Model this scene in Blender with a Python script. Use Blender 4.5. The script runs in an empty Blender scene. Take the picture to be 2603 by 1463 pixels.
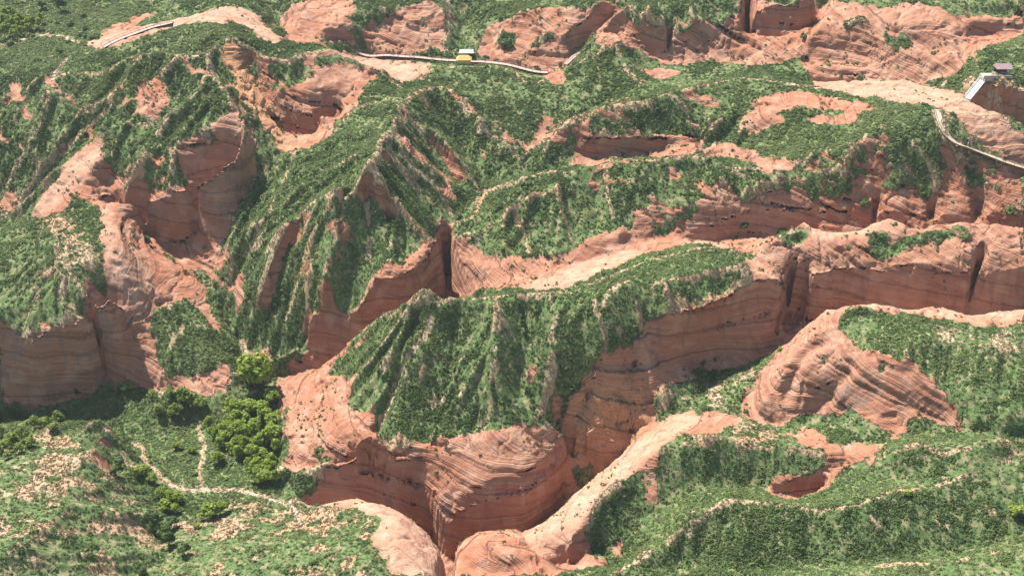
import bpy, bmesh, math, random
import numpy as np
from mathutils import Vector, Matrix

# ------------------------------------------------------------------ camera, sky, sun, exposure
SC = bpy.context.scene
R = math.radians
CAM_H, PITCH, HFOV = 200.0, 31.0, 45.0
cam_d = bpy.data.cameras.new('camera')
cam_d.sensor_fit = 'HORIZONTAL'
cam_d.angle = R(HFOV)
cam_d.clip_start = 1.0
cam_d.clip_end = 20000.0
cam = bpy.data.objects.new('camera', cam_d)
cam.location = (0, 0, CAM_H)
cam.rotation_euler = (R(90 - PITCH), 0, 0)
SC.collection.objects.link(cam)
SC.camera = cam

SUN_AZ = -42.0      # degrees from +Y (away from the camera) towards +X (right); negative is left
SUN_EL = 57.0
world = bpy.data.worlds.new('World')
SC.world = world
world.use_nodes = True
wn = world.node_tree
bg = wn.nodes['Background']
sky = wn.nodes.new('ShaderNodeTexSky')
sky.sky_type = 'NISHITA'
sky.sun_disc = False
sky.sun_elevation = R(SUN_EL)
sky.sun_rotation = R(SUN_AZ)
sky.altitude = 1200
sky.air_density = 1.6
sky.dust_density = 1.5
wn.links.new(sky.outputs['Color'], bg.inputs['Color'])
bg.inputs['Strength'].default_value = 0.072

sun_d = bpy.data.lights.new('sun', 'SUN')
sun_d.energy = 5.0
sun_d.angle = R(0.53)
sun_d.color = (1.0, 0.95, 0.88)
sun = bpy.data.objects.new('sun', sun_d)
sdir = Vector((math.sin(R(SUN_AZ)) * math.cos(R(SUN_EL)), math.cos(R(SUN_AZ)) * math.cos(R(SUN_EL)), math.sin(R(SUN_EL))))
sun.rotation_euler = sdir.to_track_quat('Z', 'Y').to_euler()
sun.location = (0, 300, 400)
SC.collection.objects.link(sun)

SC.view_settings.view_transform = 'Standard'
SC.view_settings.look = 'None'
SC.view_settings.gamma = 1.0
SC.view_settings.exposure = 1.06
SC.view_settings.use_curve_mapping = False
SC.cycles.max_bounces = 4
SC.cycles.volume_bounces = 0
SC.cycles.diffuse_bounces = 2
SC.cycles.transparent_max_bounces = 8
SC.cycles.use_denoising = True

COL = SC.collection
rng = np.random.default_rng(7)

# ------------------------------------------------------------------ survey helpers: sight-line of a photo point -> place on the land
FPX = 1301.5 / math.tan(R(HFOV / 2))
CP, SP = math.cos(R(PITCH)), math.sin(R(PITCH))

def tan_dep(v):
    return np.tan(R(PITCH) + np.arctan((np.asarray(v, float) - 731.5) / FPX))

def place(u, v, z):
    y = (CAM_H - z) / tan_dep(v)
    return at_y(u, y, z)

def at_y(u, y, z):
    d = y * CP + (CAM_H - z) * SP
    return np.array([(u - 1301.5) / FPX * d, y, z], float)

def project(x, y, z):
    d = y * CP + (CAM_H - z) * SP
    up = y * SP - (CAM_H - z) * CP
    return 1301.5 + FPX * x / d, 731.5 - FPX * up / d

# ------------------------------------------------------------------ noise
_perm = {}
def _lat(seed):
    if seed not in _perm:
        _perm[seed] = np.random.default_rng(seed).random((256, 256)).astype(np.float32)
    return _perm[seed]

def vnoise(x, y, seed):
    """smooth value noise, -1..1"""
    t = _lat(seed)
    xi = np.floor(x).astype(np.int64); yi = np.floor(y).astype(np.int64)
    fx = (x - xi); fy = (y - yi)
    fx = fx * fx * fx * (fx * (fx * 6 - 15) + 10); fy = fy * fy * fy * (fy * (fy * 6 - 15) + 10)
    x0 = xi & 255; x1 = (xi + 1) & 255; y0 = yi & 255; y1 = (yi + 1) & 255
    a = t[x0, y0]; b = t[x1, y0]; c = t[x0, y1]; d = t[x1, y1]
    return ((a + (b - a) * fx) * (1 - fy) + (c + (d - c) * fx) * fy) * 2 - 1

def fbm(x, y, seed, scale, octaves=4, gain=0.5):
    s = 0.0; a = 1.0; n = 0.0; f = 1.0 / scale
    for i in range(octaves):
        s = s + a * vnoise(x * f + 17.3 * i, y * f - 9.1 * i, seed + i)
        n += a; a *= gain; f *= 2.03
    return s / n

def sstep(a, b, x):
    t = np.clip((x - a) / (b - a), 0, 1)
    return t * t * (3 - 2 * t)
# ------------------------------------------------------------------ survey of the land: lines (u, v, height); ('y', u, y, height) where hidden
L = []          # every entry: list of 3-D points
def line(*pts):
    out = []
    for p in pts:
        out.append(at_y(p[1], p[2], p[3]) if p[0] == 'y' else place(*p))
    L.append(np.array(out))
    return L[-1]
RID = []
def ridge(*pts):
    RID.append(line(*pts))
    return RID[-1]
def behind(ln, dy, z, i0=0, i1=None, dx=0.0):
    """a line that runs dy metres beyond another one, at height z (number or list)"""
    q = ln[i0:i1].copy()
    q[:, 1] += dy; q[:, 0] *= q[:, 1] / (q[:, 1] - dy); q[:, 0] += dx
    q[:, 2] = z
    L.append(q)
    return q
D = []
def dots(*pts):
    for p in pts: D.append(place(*p))

# --- foreground right: rim of the slot canyon, ramp, knob
f_rim = line((1140,1430,0),(1150,1395,1),(1165,1370,2.5),(1185,1348,3.5),(1218,1335,4.5),(1252,1329,5.3),(1304,1338,4.3),(1329,1343,3.5),(1395,1293,5),(1462,1237,5),(1514,1195,6),(1584,1142,8),(1629,1097,11))
behind(f_rim, 2.6, [-11]*6+[-10]*3+[-8,-6,-4], 0, 12)
line((1629,1097,11),(1700,1050,14),(1780,1040,17),(1860,1060,18))
line((1165,1415,6.5),(1185,1385,8.8),(1218,1362,10),(1252,1352,10.6),(1295,1362,10),(1318,1372,8.5))
line((1217,1383,11),(1252,1376,12),(1287,1397,12),(1339,1390,11),(1374,1411,10),(1416,1450,9))
line((1160,1400,5),(1180,1440,6),(1200,1463,5))
line((1190,1440,7),(1250,1450,7.5),(1320,1455,7.5))
line((1325,1375,7),(1350,1400,7),(1400,1435,5),(1428,1455,2))
ridge((1619,1174,15),(1570,1210,14.6),(1531,1244,14),(1500,1280,13.4),(1479,1313,12.5),(1451,1359,10),(1441,1405,6))
line((1619,1174,15),(1680,1135,17),(1740,1120,18.5),(1808,1114,20))
line((1430,1448,1),(1475,1442,0.5),(1530,1432,1.5))
line((1452,1372,8.5),(1490,1378,8),(1530,1395,7))
line((1560,1455,3),(1620,1400,6),(1680,1320,8),(1720,1270,9),(1760,1225,11),(1843,1237,11),(1930,1240,12))
line((1640,1190,14),(1668,1200,13),(1690,1240,11))
fr_crest = ridge((1560,1463,8),(1640,1410,9.5),(1703,1369,12),(1755,1334,14),(1800,1298,15.5),(1843,1268,17),(1948,1273,17),(2080,1291,17.5),(2161,1289,18),(2210,1271,19),(2280,1244,20),(2367,1233,21),(2470,1200,22),(2603,1160,23),(2720,1150,24))
line((1640,1450,7),(1773,1429,8.5),(1950,1442,9.5),(2122,1440,10.5),(2300,1425,12),(2440,1400,13.5),(2603,1360,16),(2720,1340,17))
ridge((2100,1475,13),(2203,1443,12.5),(2245,1432,13),(2340,1430,14),(2437,1422,15),(2507,1401,16),(2601,1390,17),(2720,1380,18))
line((1965,1255,14.5),(2010,1254,15),(2052,1250,15),(2090,1225,14.5),(2125,1190,16),(2200,1205,18),(2300,1225,18.5),(2400,1215,20))
line(('y',1975,219.5,10),('y',2050,220.5,8),('y',2090,222.5,9))
line((1944,1233,13.5),(2018,1209,15.7),(2070,1186,17),(2108,1168,18))
ridge((1808,1114,20),(1871,1107,20.5),(1899,1132,20),(1983,1139,19.5),(2038,1135,20),(2098,1146,19.5),(2119,1156,18.5))
line((2140,1140,19),(2200,1160,19),(2235,1170,19.5))
ridge((2245,1153,21),(2297,1128,24),(2350,1121,24.5),(2395,1156,22.5),(2472,1132,25),(2552,1107,26.5),(2603,1153,25),(2720,1140,27))
line((1950,1110,19),(2060,1110,19),(2140,1120,19),(2240,1125,20))

# --- boulders on the right
b_rim = line((1902,1027,17),(1930,986,19),(1941,945,21),(1962,913,22),(2007,875,26),(2028,850,28),(2070,791,33),(2122,779,33.5),(2175,770,34),(2224,767,34.5),(2269,777,34),(2304,784,33.5),(2367,777,34),(2388,775,34.3),(2437,791,33.5),(2489,802,33),(2542,784,34),(2603,781,34.5),(2720,780,35))
behind(b_rim, 5, [17,16.5,17,18,18,19,20,21,22,22,22,23,24], 6, 19)
line((1902,1027,17),(1906,1055,15.5),(1935,1075,15),(1962,1085,15),(1993,1092,15.5),(2053,1062,16.5),(2122,1072,17.5),(2157,1079,17.8),(2238,1069,19),(2252,1097,18),(2297,1100,18.5),(2343,1093,19.5),(2420,1080,21.5),(2470,1103,21.5),(2540,1114,22),(2603,1114,22.3),(2720,1114,23))
line((2087,812,34.5),(2040,870,31),(1985,935,27),(1945,990,23),(1925,1040,18.5))
line((2150,890,32),(2098,885,31.5),(2060,925,29),(2030,980,24),(2010,1040,19.5))
line((2260,915,32.5),(2200,925,31),(2165,955,28.5),(2130,1005,24.5),(2090,1045,20))
line((2270,960,31),(2230,1010,27),(2190,1060,20.5))
line((2330,970,30),(2380,1010,27),(2430,1050,24.5))
line((2230,850,34),(2330,860,34.5),(2440,870,34.5),(2603,890,35),(2720,890,36))
line((2440,1000,28.5),(2540,1010,29),(2603,1020,29),(2720,1020,30))
line((2465,1056,26),(2540,1076,26),(2603,1072,26.3),(2720,1072,27))
# canyon floor that climbs to the foot of the tall cliff
line((1600,1110,9),(1640,1085,11),(1720,1045,13),(1790,1000,15),(1850,962,16.5),(1930,915,17.5),(1990,882,17.8))
line((1720,1062,13.5),(1800,1038,15.5),(1870,1000,17),(1925,950,19))

# --- front hill A
ridge((1076,712,41),(1100,728,38.5),(1130,740,37),(1180,748,36.3),(1250,748,36),(1350,745,36),(1450,745,36),(1520,715,37),(1580,690,37.6),(1640,665,38),(1760,630,38),(1850,625,38),(1880,645,37.3))
ridge((1076,712,41),(1025,753,36),(969,788,30.5),(920,833,24.5),(880,875,20),(850,907,16.5),(780,950,10.5),(710,985,6.5))
a_rib1 = L[-1]
behind(a_rib1, 6, [15,13.5,12,10,9,8,6.5,5.5], 0, 8)
ridge((1262,755,36.3),(1262,800,34.8),(1262,880,30),(1255,935,26.6),(1250,990,23.2),(1243,1040,19.8),(1225,1080,17))
ridge((1120,760,35),(1095,830,31),(1060,900,26.5),(1010,980,20.5),(985,1050,16.5),(960,1120,12.5))
line((1180,770,34),(1165,840,28.5),(1150,920,23.5),(1130,1000,19.5),(1110,1060,15.5))
ridge((1400,770,34.5),(1405,840,31),(1400,920,26),(1385,1010,20),(1360,1075,16))
line((1330,800,31),(1335,880,26.5),(1330,960,21.5),(1318,1040,17))
ridge((1532,784,35.5),(1548,745,37.8),(1575,720,38.8),(1600,710,38.8))
ridge((1640,750,36.5),(1660,725,37.8),(1703,711,38.5),(1760,697,38.9),(1818,683,39),(1899,676,38.2))
a_top = line((1640,797,33),(1703,800,33),(1773,780,34),(1832,750,35),(1906,709,36.3),(1955,703,36.3),(1983,707,36),(1995,725,34.5))
line((1643,850,28),(1703,945,19),(1760,935,16.8),(1825,922,16.2),(1927,915,16.2),(1988,882,17))
line((1703,870,25.5),(1830,830,26),(1950,800,26))
line((1640,797,33),(1638,855,28.5)); line((1525,931,24.5),(1450,1010,18),(1420,1075,12.5),(1440,1140,6),(1462,1202,-1))
line((1620,885,26.5),(1600,960,21),(1560,1010,17.5),(1520,1060,14),(1490,1110,10.5))
line((1500,1000,18),(1470,1060,13.5),(1465,1120,9))
line((1455,1155,5),(1520,1140,7),(1584,1108,9.3))
line((1437,1146,9),(1409,1184,8),(1339,1244,7),(1234,1271,6),(1158,1302,4),(1140,1332,1))
a_nose = L[-1]
behind(a_nose, -3.2, [-4,-6,-8,-8,-9,-9])
line((1430,1100,13),(1400,1140,12),(1330,1190,11.5),(1230,1220,10.5),(1150,1250,8),(1100,1240,7))
line((1420,1090,14.5),(1350,1110,15.5),(1250,1110,16.5),(1150,1130,15.5),(1060,1150,13.5),(1010,1170,11))
lip2 = line((745,1245,3),(800,1235,4.2),(850,1223,5),(937,1205,6),(1000,1223,5.5),(1074,1244,5),(1091,1258,5),(1115,1290,4),(1140,1332,1))
line((715,1180,7),(760,1193,7),(850,1176,9),(937,1163,10),(980,1184,9),(1049,1219,8))
line((715,1190,4),(760,1206,4.3),(850,1192,6.2),(930,1185,7.5))
line((715,1000,7.5),(725,1060,8),(712,1120,7.5),(712,1180,7))
line((705,1000,5),(715,1060,4.5),(700,1120,4),(700,1190,3.7))
behind(lip2, -2.2, [-3,-5,-7,-7,-8,-8,-9,-9], 1)
dots((860,1090,13),(960,1090,17.5),(900,1000,18),(1000,900,27),(1300,1150,14),(1500,860,30.5),(1550,820,33),(800,1020,12),(800,1140,10))
# left slab dome in the foreground, rim of the canyon
d_rim = line((740,1262,4),(770,1277,6),(850,1264,8),(905,1250,9),(935,1245,9.5),(960,1262,8.6),(1000,1287,7.6),(1050,1318,6.4),(1085,1350,5),(1110,1380,3.5),(1125,1405,1.5),(1130,1445,-1))
behind(d_rim, 2.8, [0,-3,-6,-8,-9,-10,-10,-11,-11,-11,-11], 1)
line((945,1275,11),(985,1315,12.6),(1020,1360,13.2),(1040,1410,13),(1050,1463,12))
line((1000,1305,11),(1045,1345,11),(1075,1385,10),(1092,1425,8),(1098,1463,6.5))
dots((850,1380,13.5),(930,1440,14.5),(700,1400,11),(760,1310,7),(560,1330,7))

# --- foreground left
line((0,1140,13),(80,1115,12.5),(170,1085,12.5),(230,1073,13),(275,1085,12.5),(297,1110,11))
ridge((240,1080,13),(235,1140,14.5),(215,1190,15),(190,1230,16))
line((297,1110,10),(285,1150,8),(290,1200,6.5),(330,1225,6))
ridge((392,1293,8),(330,1247,10.5),(250,1250,14.2),(210,1268,16),(170,1290,17.2),(120,1335,19),(90,1358,20),(0,1412,22),(-120,1440,24))
line((392,1300,6.5),(335,1264,8),(250,1272,12),(175,1312,15),(100,1378,18),(0,1436,20),(-120,1463,22))
line((430,1215,4),(437,1300,4.5),(415,1385,7),(395,1463,10))
line((0,1200,16),(100,1190,16),(180,1180,15))
dots((200,1400,14.5),(100,1463,17.5),(300,1420,11.5))
line((470,1245,3.6),(560,1240,3.6),(660,1250,3.6),(740,1262,3.4))
line((560,1290,5.5),(660,1300,6),(740,1300,6.5))
# valley floor with the grove
line((-120,1090,3),(0,1075,3),(100,1055,3),(200,1030,3.2),(300,1000,4.3),(400,1000,5.5),(455,1003,7.3),(540,1012,6.8),(600,1000,6),(650,960,7))
line((0,1120,6),(150,1068,4),(300,1080,3),(320,1140,3.4),(420,1200,3.5))
line((480,1100,3),(600,1100,3.2),(690,1080,4))
line((520,1200,3.2),(600,1200,3.2),(690,1210,3.6))
line((650,960,7),(610,875,9.8),(590,840,11.5),(575,800,14),(545,725,18),(500,690,20.3),(440,652,22.2),(405,622,24),(340,590,25.5),(300,575,26))

# --- left cliffs
w3_top = line((-120,800,29),(0,819,27),(45,843,25),(84,864,23.8),(122,833,26),(196,816,27),(231,791,28.3),(273,760,30.3),(300,739,31.3))
fin = line((300,739,31.3),(308,690,33),(309,640,34.6),(303,600,35.5),(297,574,35.8),(284,545,36),(269,522,36),(238,508,36.3))
line((-120,1075,2.5),(0,1062,3),(70,1048,3.6),(157,1016,5),(245,992,5.6),(273,967,6.8),(262,930,9.5),(285,880,13.5),(300,810,20.5),(308,770,24.5))
line((322,600,31),(345,660,29),(375,740,24),(385,800,20),(375,850,17.5))
line((322,600,31),(370,630,27.5),(420,665,24.5),(455,690,22.8))
line((310,790,21.5),(345,850,17),(350,905,13.5),(330,940,10.5))
line((266,974,6.5),(332,966,8.5),(402,985,9),(455,978,10.8),(542,998,8.2),(573,996,8),(588,957,9.8))
line((375,850,17.5),(420,900,14),(400,950,11.5))
line((400,785,19),(470,800,18),(530,830,15.5),(570,880,12.3),(585,930,10.8))
dots((470,890,14))
line((60,592,34),(140,548,36.3),(185,570,36),(220,540,36))
ridge((140,548,36.3),(140,600,36.2),(150,660,35),(110,730,31.5),(75,790,27.5),(84,864,23.8))
ridge((150,660,35),(200,720,32.5),(240,770,30))
line((-120,620,31),(0,640,31.5),(60,592,34))
dots((30,740,29),(200,640,35.2),(250,640,35.4))
line((0,560,27),(60,570,29.5),(120,555,33),(200,530,36))
# wall W1 and its ledges
w1_top = line((238,510,36.3),(300,508,37.5),(390,505,38),(460,480,41),(520,460,43.2),(580,410,48),(608,380,50.3),(618,345,53),(616,305,55.5),(601,259,57.5))
line((285,545,26.5),(300,574,26.2),(405,621,24.2),(475,616,24.7),(507,595,26.2),(535,564,28.4),(559,540,30.3),(590,500,33.5),(612,450,38))
line((300,490,38.5),(330,455,41.5),(420,418,45),(490,450,42.5))
line((200,480,38),(260,450,41),(330,425,44),(430,385,48),(520,330,52.5),(575,275,57))
line((270,440,42.5),(330,412,46.5),(430,372,50.5),(500,320,54.5),(530,295,56.5))
line((75,555,32),(110,505,35.5),(160,430,41),(205,390,44),(255,355,47))
line((105,555,33),(190,480,38),(225,440,41.5),(262,400,45))
ridge((255,355,47),(330,320,50.5),(420,290,53.5),(500,240,57.5),(540,170,62))
line((480,690,21.5),(470,650,23.5),(530,625,25.5),(588,610,27.5))
# top-left hill
hl = ridge((130,195,56),(180,185,57),(238,182,58),(297,150,61),(350,133,63),(423,129,64.3),(470,140,64.5),(517,133,65),(559,122,66),(601,94,68),(647,115,66.5),(682,136,65),(734,143,64),(800,130,63),(839,119,62.5),(884,150,59.5))
line((238,190,56.6),(297,160,59),(350,144,61),(423,141,62.3),(517,145,63),(559,138,64))
line((601,108,65.5),(647,130,63.5),(682,151,62.5),(734,158,61.3))
line((601,94,68),(540,60,68.5),(560,25,68.5),(470,50,65),(380,75,63),(300,105,61.5),(240,125,59),(215,115,58.5))
line((573,133,64.6),(610,200,60),(655,270,54.5),(700,330,49),(744,384,44.5))
line((590,200,58.5),(625,300,52),(650,380,46),(665,430,41.5))
line((630,160,61),(665,230,55),(710,300,49),(740,350,45.5))
ridge((540,170,62),(560,220,59.5),(601,259,57.5))
line((0,200,54),(70,190,54.5),(130,195,56))
ridge((130,195,56),(120,270,51),(90,350,44.5),(40,430,37),(0,500,30),(-120,560,24))
ridge((300,200,57),(280,280,52),(200,340,46),(120,420,38.5),(60,500,31),(20,560,26.5))
line((0,300,46.5),(-120,350,43))
dots((380,220,57))
line((0,150,55),(120,150,56),(200,130,57.5))
line((-150,95,56),(0,100,56),(100,95,56.5),(200,105,57))
line((-150,20,58),(0,20,58),(130,20,58.5),(260,35,59),(400,20,61))
line((250,85,59),(300,60,59.5),(400,35,61),(430,10,64),(560,0,67))
line((430,50,62),(520,30,65),(640,5,66.5),(690,40,62))
# bowl beside it
line(('y',700,352,44.5),('y',760,348,43.5),('y',800,349,44),('y',850,356,46.5))
line((700,228,57),(760,225,57),(830,215,57),(900,200,56))
line((690,250,54),(760,280,52),(830,290,51.5))
line((700,320,47.5),(760,345,46.5),(820,335,48))
ridge((884,150,59.5),(930,175,55.5),(951,165,55.5),(985,200,53),(1018,222,52.6))

# --- centre hill B
ridge((1137,220,52),(1091,224,53),(1050,240,53.6),(1025,259,54),(1012,290,53.8),(1000,322,53.8),(983,360,53.6),(937,423,53),(900,460,50.5),(870,480,49))
ridge((1025,259,54),(983,248,53.5),(930,265,53),(888,285,52),(862,320,50.5),(839,345,49),(795,370,47.3),(752,388,45.7),(682,427,42),(647,465,38.3),(615,520,34.5),(600,545,32.8),(585,610,28.5),(592,680,23),(580,740,18))
ridge((1137,220,52),(1150,238,51.6),(1200,280,48.5),(1234,328,45.5),(1280,370,42.5),(1322,405,40.5))
ridge((1025,259,54.5),(1046,290,52.8),(1095,325,50),(1140,377,45.3),(1185,444,38.8),(1210,468,37))
ridge((1000,322,54.3),(1018,367,51.3),(1060,410,47.6),(1095,445,43.7),(1130,500,38),(1150,540,35.3))
ridge((937,423,53),(960,455,50.3),(990,490,47),(1030,540,42),(1060,575,39),(1085,600,37))
line((1100,270,48.2),(1150,330,42.8),(1200,400,38),(1240,440,37.2))
line((1060,350,46.3),(1110,415,40.3),(1160,480,35.3))
line((985,430,46.5),(1030,485,41.2),(1080,540,35.8),(1115,570,33.8))
line((1045,310,50),(1075,345,46.8),(1120,400,41.5),(1172,465,36.8))
ridge((985,360,52.6),(1010,400,48.8),(1050,445,44.2),(1095,500,39),(1125,540,36.2))
line((905,470,48),(900,540,43),(890,610,38),(880,670,34))
line((780,540,40.5),(750,600,35.3),(725,680,28.5),(700,750,22),(680,810,16))
line((1380,360,43),(1353,391,41),(1320,418,39.3),(1270,450,37.3),(1215,478,35.8),(1170,530,34.3),(1140,565,33.8))
ridge((870,480,49),(862,540,45),(850,600,41),(838,650,36.8),(825,700,32.5))
ridge((870,480,49),(800,520,43.7),(741,555,40.5),(699,625,34.5),(682,680,30),(660,740,23.5),(640,790,17.5))
ridge((752,388,45.7),(720,470,41.5),(690,540,36.5),(650,610,30.5),(620,680,24.3))
ridge((800,600,37.5),(770,680,30.5),(740,760,23),(720,820,17))
ridge((930,500,44.5),(940,580,38.5),(935,650,34))
line((990,560,38),(1000,620,35.5))
b_lip = line((1113,605,35),(1100,618,35.5),(1070,670,33.5),(1015,695,32.8),(950,703,32.5),(925,740,29.5),(905,778,25.7),(850,815,20.5),(795,800,22),(780,830,19.5))
behind(b_lip, -3.5, [22,20,16.5,14.5,12.5,11,10,9,9.5,9], 0)
line((780,850,15),(790,930,8.8))
line((590,845,12),(620,862,13.5),(660,890,12.5),(700,897,12.3),(762,880,14))
line((600,860,9.5),(650,897,9.7),(700,907,9.8),(765,893,10.5))
line((765,893,10.5),(760,960,7.5),(715,975,6.8))
# slot between B and D
line(('y',1137,312,33),('y',1138,309,26),('y',1140,304,20),('y',1143,297,15),('y',1150,287,13),('y',1165,279,13.5))
line((1155,600,33),(1165,640,31),(1185,690,27.5))

# --- ridge D and the shelf behind hill A
ridge((1140,590,32),(1154,597,34),(1234,574,36),(1315,525,40.5),(1380,490,44),(1423,468,46))
ridge((1215,490,35.3),(1260,475,38),(1297,465,41),(1374,444,44.5),(1444,433,47),(1490,416,49),(1540,410,49.5),(1584,402,50),(1612,405,50),(1671,409,50),(1699,398,51),(1745,390,51),(1783,386,51),(1850,430,48),(1895,445,47.5))
d_crest = L[-1]
behind(d_crest, 9, [34.5,36,37.5,39.5,41,42,43,43,43,44,45,46,46], 0, 13)
line((1180,655,29.5),(1260,683,30.8),(1380,657,34),(1500,617,36),(1600,590,37),(1680,565,38),(1700,590,36.3))
line((1190,690,27),(1260,705,29),(1380,685,32.5),(1500,650,34),(1600,615,35),(1730,603,35.5))
line((1266,727,33.5),(1400,712,33.3),(1500,685,34),(1600,650,34.5),(1700,625,35),(1850,612,35.5))
line(('y',1180,281,19),('y',1230,281,24),('y',1275,281,31))
ridge((1540,420,48.5),(1545,500,43),(1560,560,38.5))
ridge((1423,480,45),(1440,560,39),(1450,620,35.5))
ridge((1300,540,38),(1330,600,34.5),(1345,650,33))
dots((1200,620,32),(1650,480,45.5),(1480,520,41))

# --- mesa N and the wall W4
w4 = line((1990,722,34.3),(2003,716,32),(2020,705,31.3),(2045,690,32.8),(2068,684,35.3),(2105,679,36),(2157,660,37.6),(2227,676,36.3),(2332,690,35),(2454,688,35.3),(2482,681,35.8),(2520,690,35),(2603,672,36.8),(2720,670,37))
behind(w4, -1.8, [17.5,17.5,17.5,17.8,18,18,19,20,21,22,22,22,23,24])
line((1913,692,35.5),(1920,672,34.5),(1941,627,39),(1985,592,41.5),(2038,557,43.3),(2087,571,42.3),(2136,569,42.5),(2168,578,42),(2199,560,43.3),(2245,546,44.3),(2290,548,44.2),(2318,566,42.8),(2367,557,43.5),(2437,553,44),(2542,560,43.5),(2603,572,43),(2720,575,43))
n_rim = L[-1]
behind(n_rim, 4.5, [34,34,33.5,33,33,33,33,33,33.5,34,34,34,34.5,35], 3)
line((1995,650,38),(2060,640,38.7),(2130,630,39.5),(2200,650,38.4),(2269,651,39),(2400,640,40),(2500,618,41.3),(2603,602,42.5))
line((2269,661,37),(2400,655,37.6),(2500,638,38.6),(2603,625,39.5))
line((1895,655,35),(1890,632,34),(1870,625,34),(1800,618,33.8),(1740,605,35))
w5 = line((1700,590,36.3),(1762,580,37.2),(1820,560,38.5),(1913,535,39.8),(2052,530,40),(2157,535,39.7),(2215,540,39.3),(2300,528,40.5),(2365,540,39.8),(2480,540,39.8),(2603,535,40.3),(2720,535,41))
behind(w5, -2.2, [34,33.5,33,33,33,33,33.5,34,34,34.5,35], 1)
ridge((1640,555,40),(1720,535,41.5),(1800,500,44),(1880,480,45.5),(1960,460,46.8),(2108,442,48),(2154,420,50.3),(2175,370,54.3),(2200,345,55.8))
ridge((1850,430,48),(1960,420,49),(2060,400,51),(2150,365,54))
ridge((2154,440,48),(2200,490,43.5),(2225,535,39.8))
ridge((2230,380,53.5),(2290,450,47),(2330,510,41.6))
ridge((2320,360,55),(2370,430,48.5),(2385,520,41))
line((2200,400,51),(2250,470,44.5),(2270,520,40.8))
line((2280,400,51),(2330,460,45.4),(2365,520,40))
ridge((2420,390,52.3),(2450,450,46.8),(2470,520,40.8))
line((2395,420,48.5),(2420,470,44.3),(2440,520,41))
ridge((2500,400,51),(2520,470,45.5),(2560,520,41.3))
line(('y',2227,311,41),('y',2229,307,34)); line(('y',2372,312,41),('y',2374,307,34)); line(('y',2488,314,42),('y',2486,307,34))
walk_r = [(2640,450,46),(2603,437,47),(2559,419,49.3),(2507,388,52),(2472,383,52.6),(2437,386,53),(2420,374,54),(2395,350,55.5),(2385,315,57.5),(2381,280,60)]
line(*walk_r)
line((2381,280,60),(2437,285,60),(2535,290,59.6),(2547,281,60),(2500,273,60.5),(2472,255,61),(2451,248,61))
line((2545,300,59),(2577,320,57.5),(2603,350,55.3),(2660,380,53))
line((2300,330,57),(2380,345,56),(2340,290,59.3),(2300,270,60))
line((2200,345,55.8),(2260,320,57.2),(2330,300,58.6))
line((1990,310,55),(2100,320,55),(2180,330,55.8))
# --- ridge E and sand behind
ridge((1290,440,38),(1332,398,42.5),(1380,360,46.5),(1423,325,50),(1472,300,53),(1535,266,56),(1619,259,57),(1664,245,57.5),(1750,222,58),(1808,210,57.5),(1871,199,57),(1930,203,57),(2000,212,57.5),(2105,224,58.5))
line(('y',1395,354,42.5),('y',1423,356,44.5),('y',1500,361,47.5),('y',1560,368,50),('y',1650,374,51.5),('y',1750,376,52),('y',1850,378,52))
line((1450,400,42.5),(1500,350,48.3),(1600,340,49.3),(1700,345,49),(1765,345,49.3))
line((1480,405,41.8),(1560,392,43),(1700,385,44),(1775,378,45))
line((1775,355,48.5),(1850,345,50.2),(1880,335,51.3),(1950,290,55),(2060,258,57.2),(2160,270,57.5),(2240,290,58))
line((1775,385,46.5),(1800,395,46.3),(1880,410,47.5),(2000,430,47.8))
line((1890,350,50),(1960,330,52.5),(2040,320,54))
line((2000,400,50),(2080,380,52))
s_rim = line((1960,195,55.5),(2050,205,56),(2130,206,56),(2200,200,56.5),(2280,200,57),(2350,213,58),(2420,222,60),(2451,240,61))
behind(s_rim, 4, [50,49.5,49.5,49.5,50,51,53], 1)
line((2200,240,59),(2300,250,60),(2400,262,60.6))
# slot under the hut
hut_rim = line((2482,212,63.3),(2530,214,63.8),(2603,222,63.8),(2720,225,64))
behind(hut_rim, -1.6, [53,52,51,51])
line((2503,199,64),(2556,192,64.5),(2603,195,64.5),(2720,195,65))
line(('y',2490,338,55),('y',2560,338,52),('y',2640,338,51))
line((2455,200,60),(2482,212,63.3))
# --- far boulders and blocks
line((2056,176,52.5),(2157,199,51.3),(2260,206,51.5),(2350,196,53.5),(2440,190,57))
line((2045,165,54.5),(2080,160,57),(2157,178,55.8),(2240,190,54.5),(2290,175,56.5))
line((2060,130,59.5),(2157,145,59),(2270,140,60),(2300,160,58),(2400,160,58.8))
line((2300,118,62),(2430,128,61),(2475,110,62.5)); line((2330,140,58),(2440,150,58))
line((2056,115,61),(2098,42,66),(2115,0,69),(2130,-60,73))
line((2150,70,65),(2300,60,66),(2450,65,66)); line((2470,100,61),(2603,80,63),(2720,80,63)); line((2430,60,66.2),(2603,45,67),(2720,45,67))
line((2200,10,69),(2400,15,69),(2603,0,71))
line((2500,150,62.5),(2603,110,65),(2720,110,65))
line((2010,118,56),(2060,80,58),(2095,20,62.5),(2108,-40,67))
line((1941,124,54),(1985,110,56),(2015,100,58)); line((1925,90,60),(1990,85,61),(2050,60,64)); line((1915,20,67),(2000,0,69),(2080,-20,70.5))
line((1900,15,67),(1902,60,61),(1915,100,56.5))
line((1770,160,52.3),(1880,160,53.5),(1945,165,54.5),(2020,160,55.5))
line((1514,68,63),(1560,58,64),(1640,57,64),(1750,57,63.8),(1890,42,65.5))
line((1525,131,53),(1620,140,53),(1690,155,52),(1740,150,52.6),(1770,120,56),(1830,110,57.5),(1890,120,56.5))
line((1550,25,66.5),(1700,10,67),(1880,-10,69))
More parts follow.
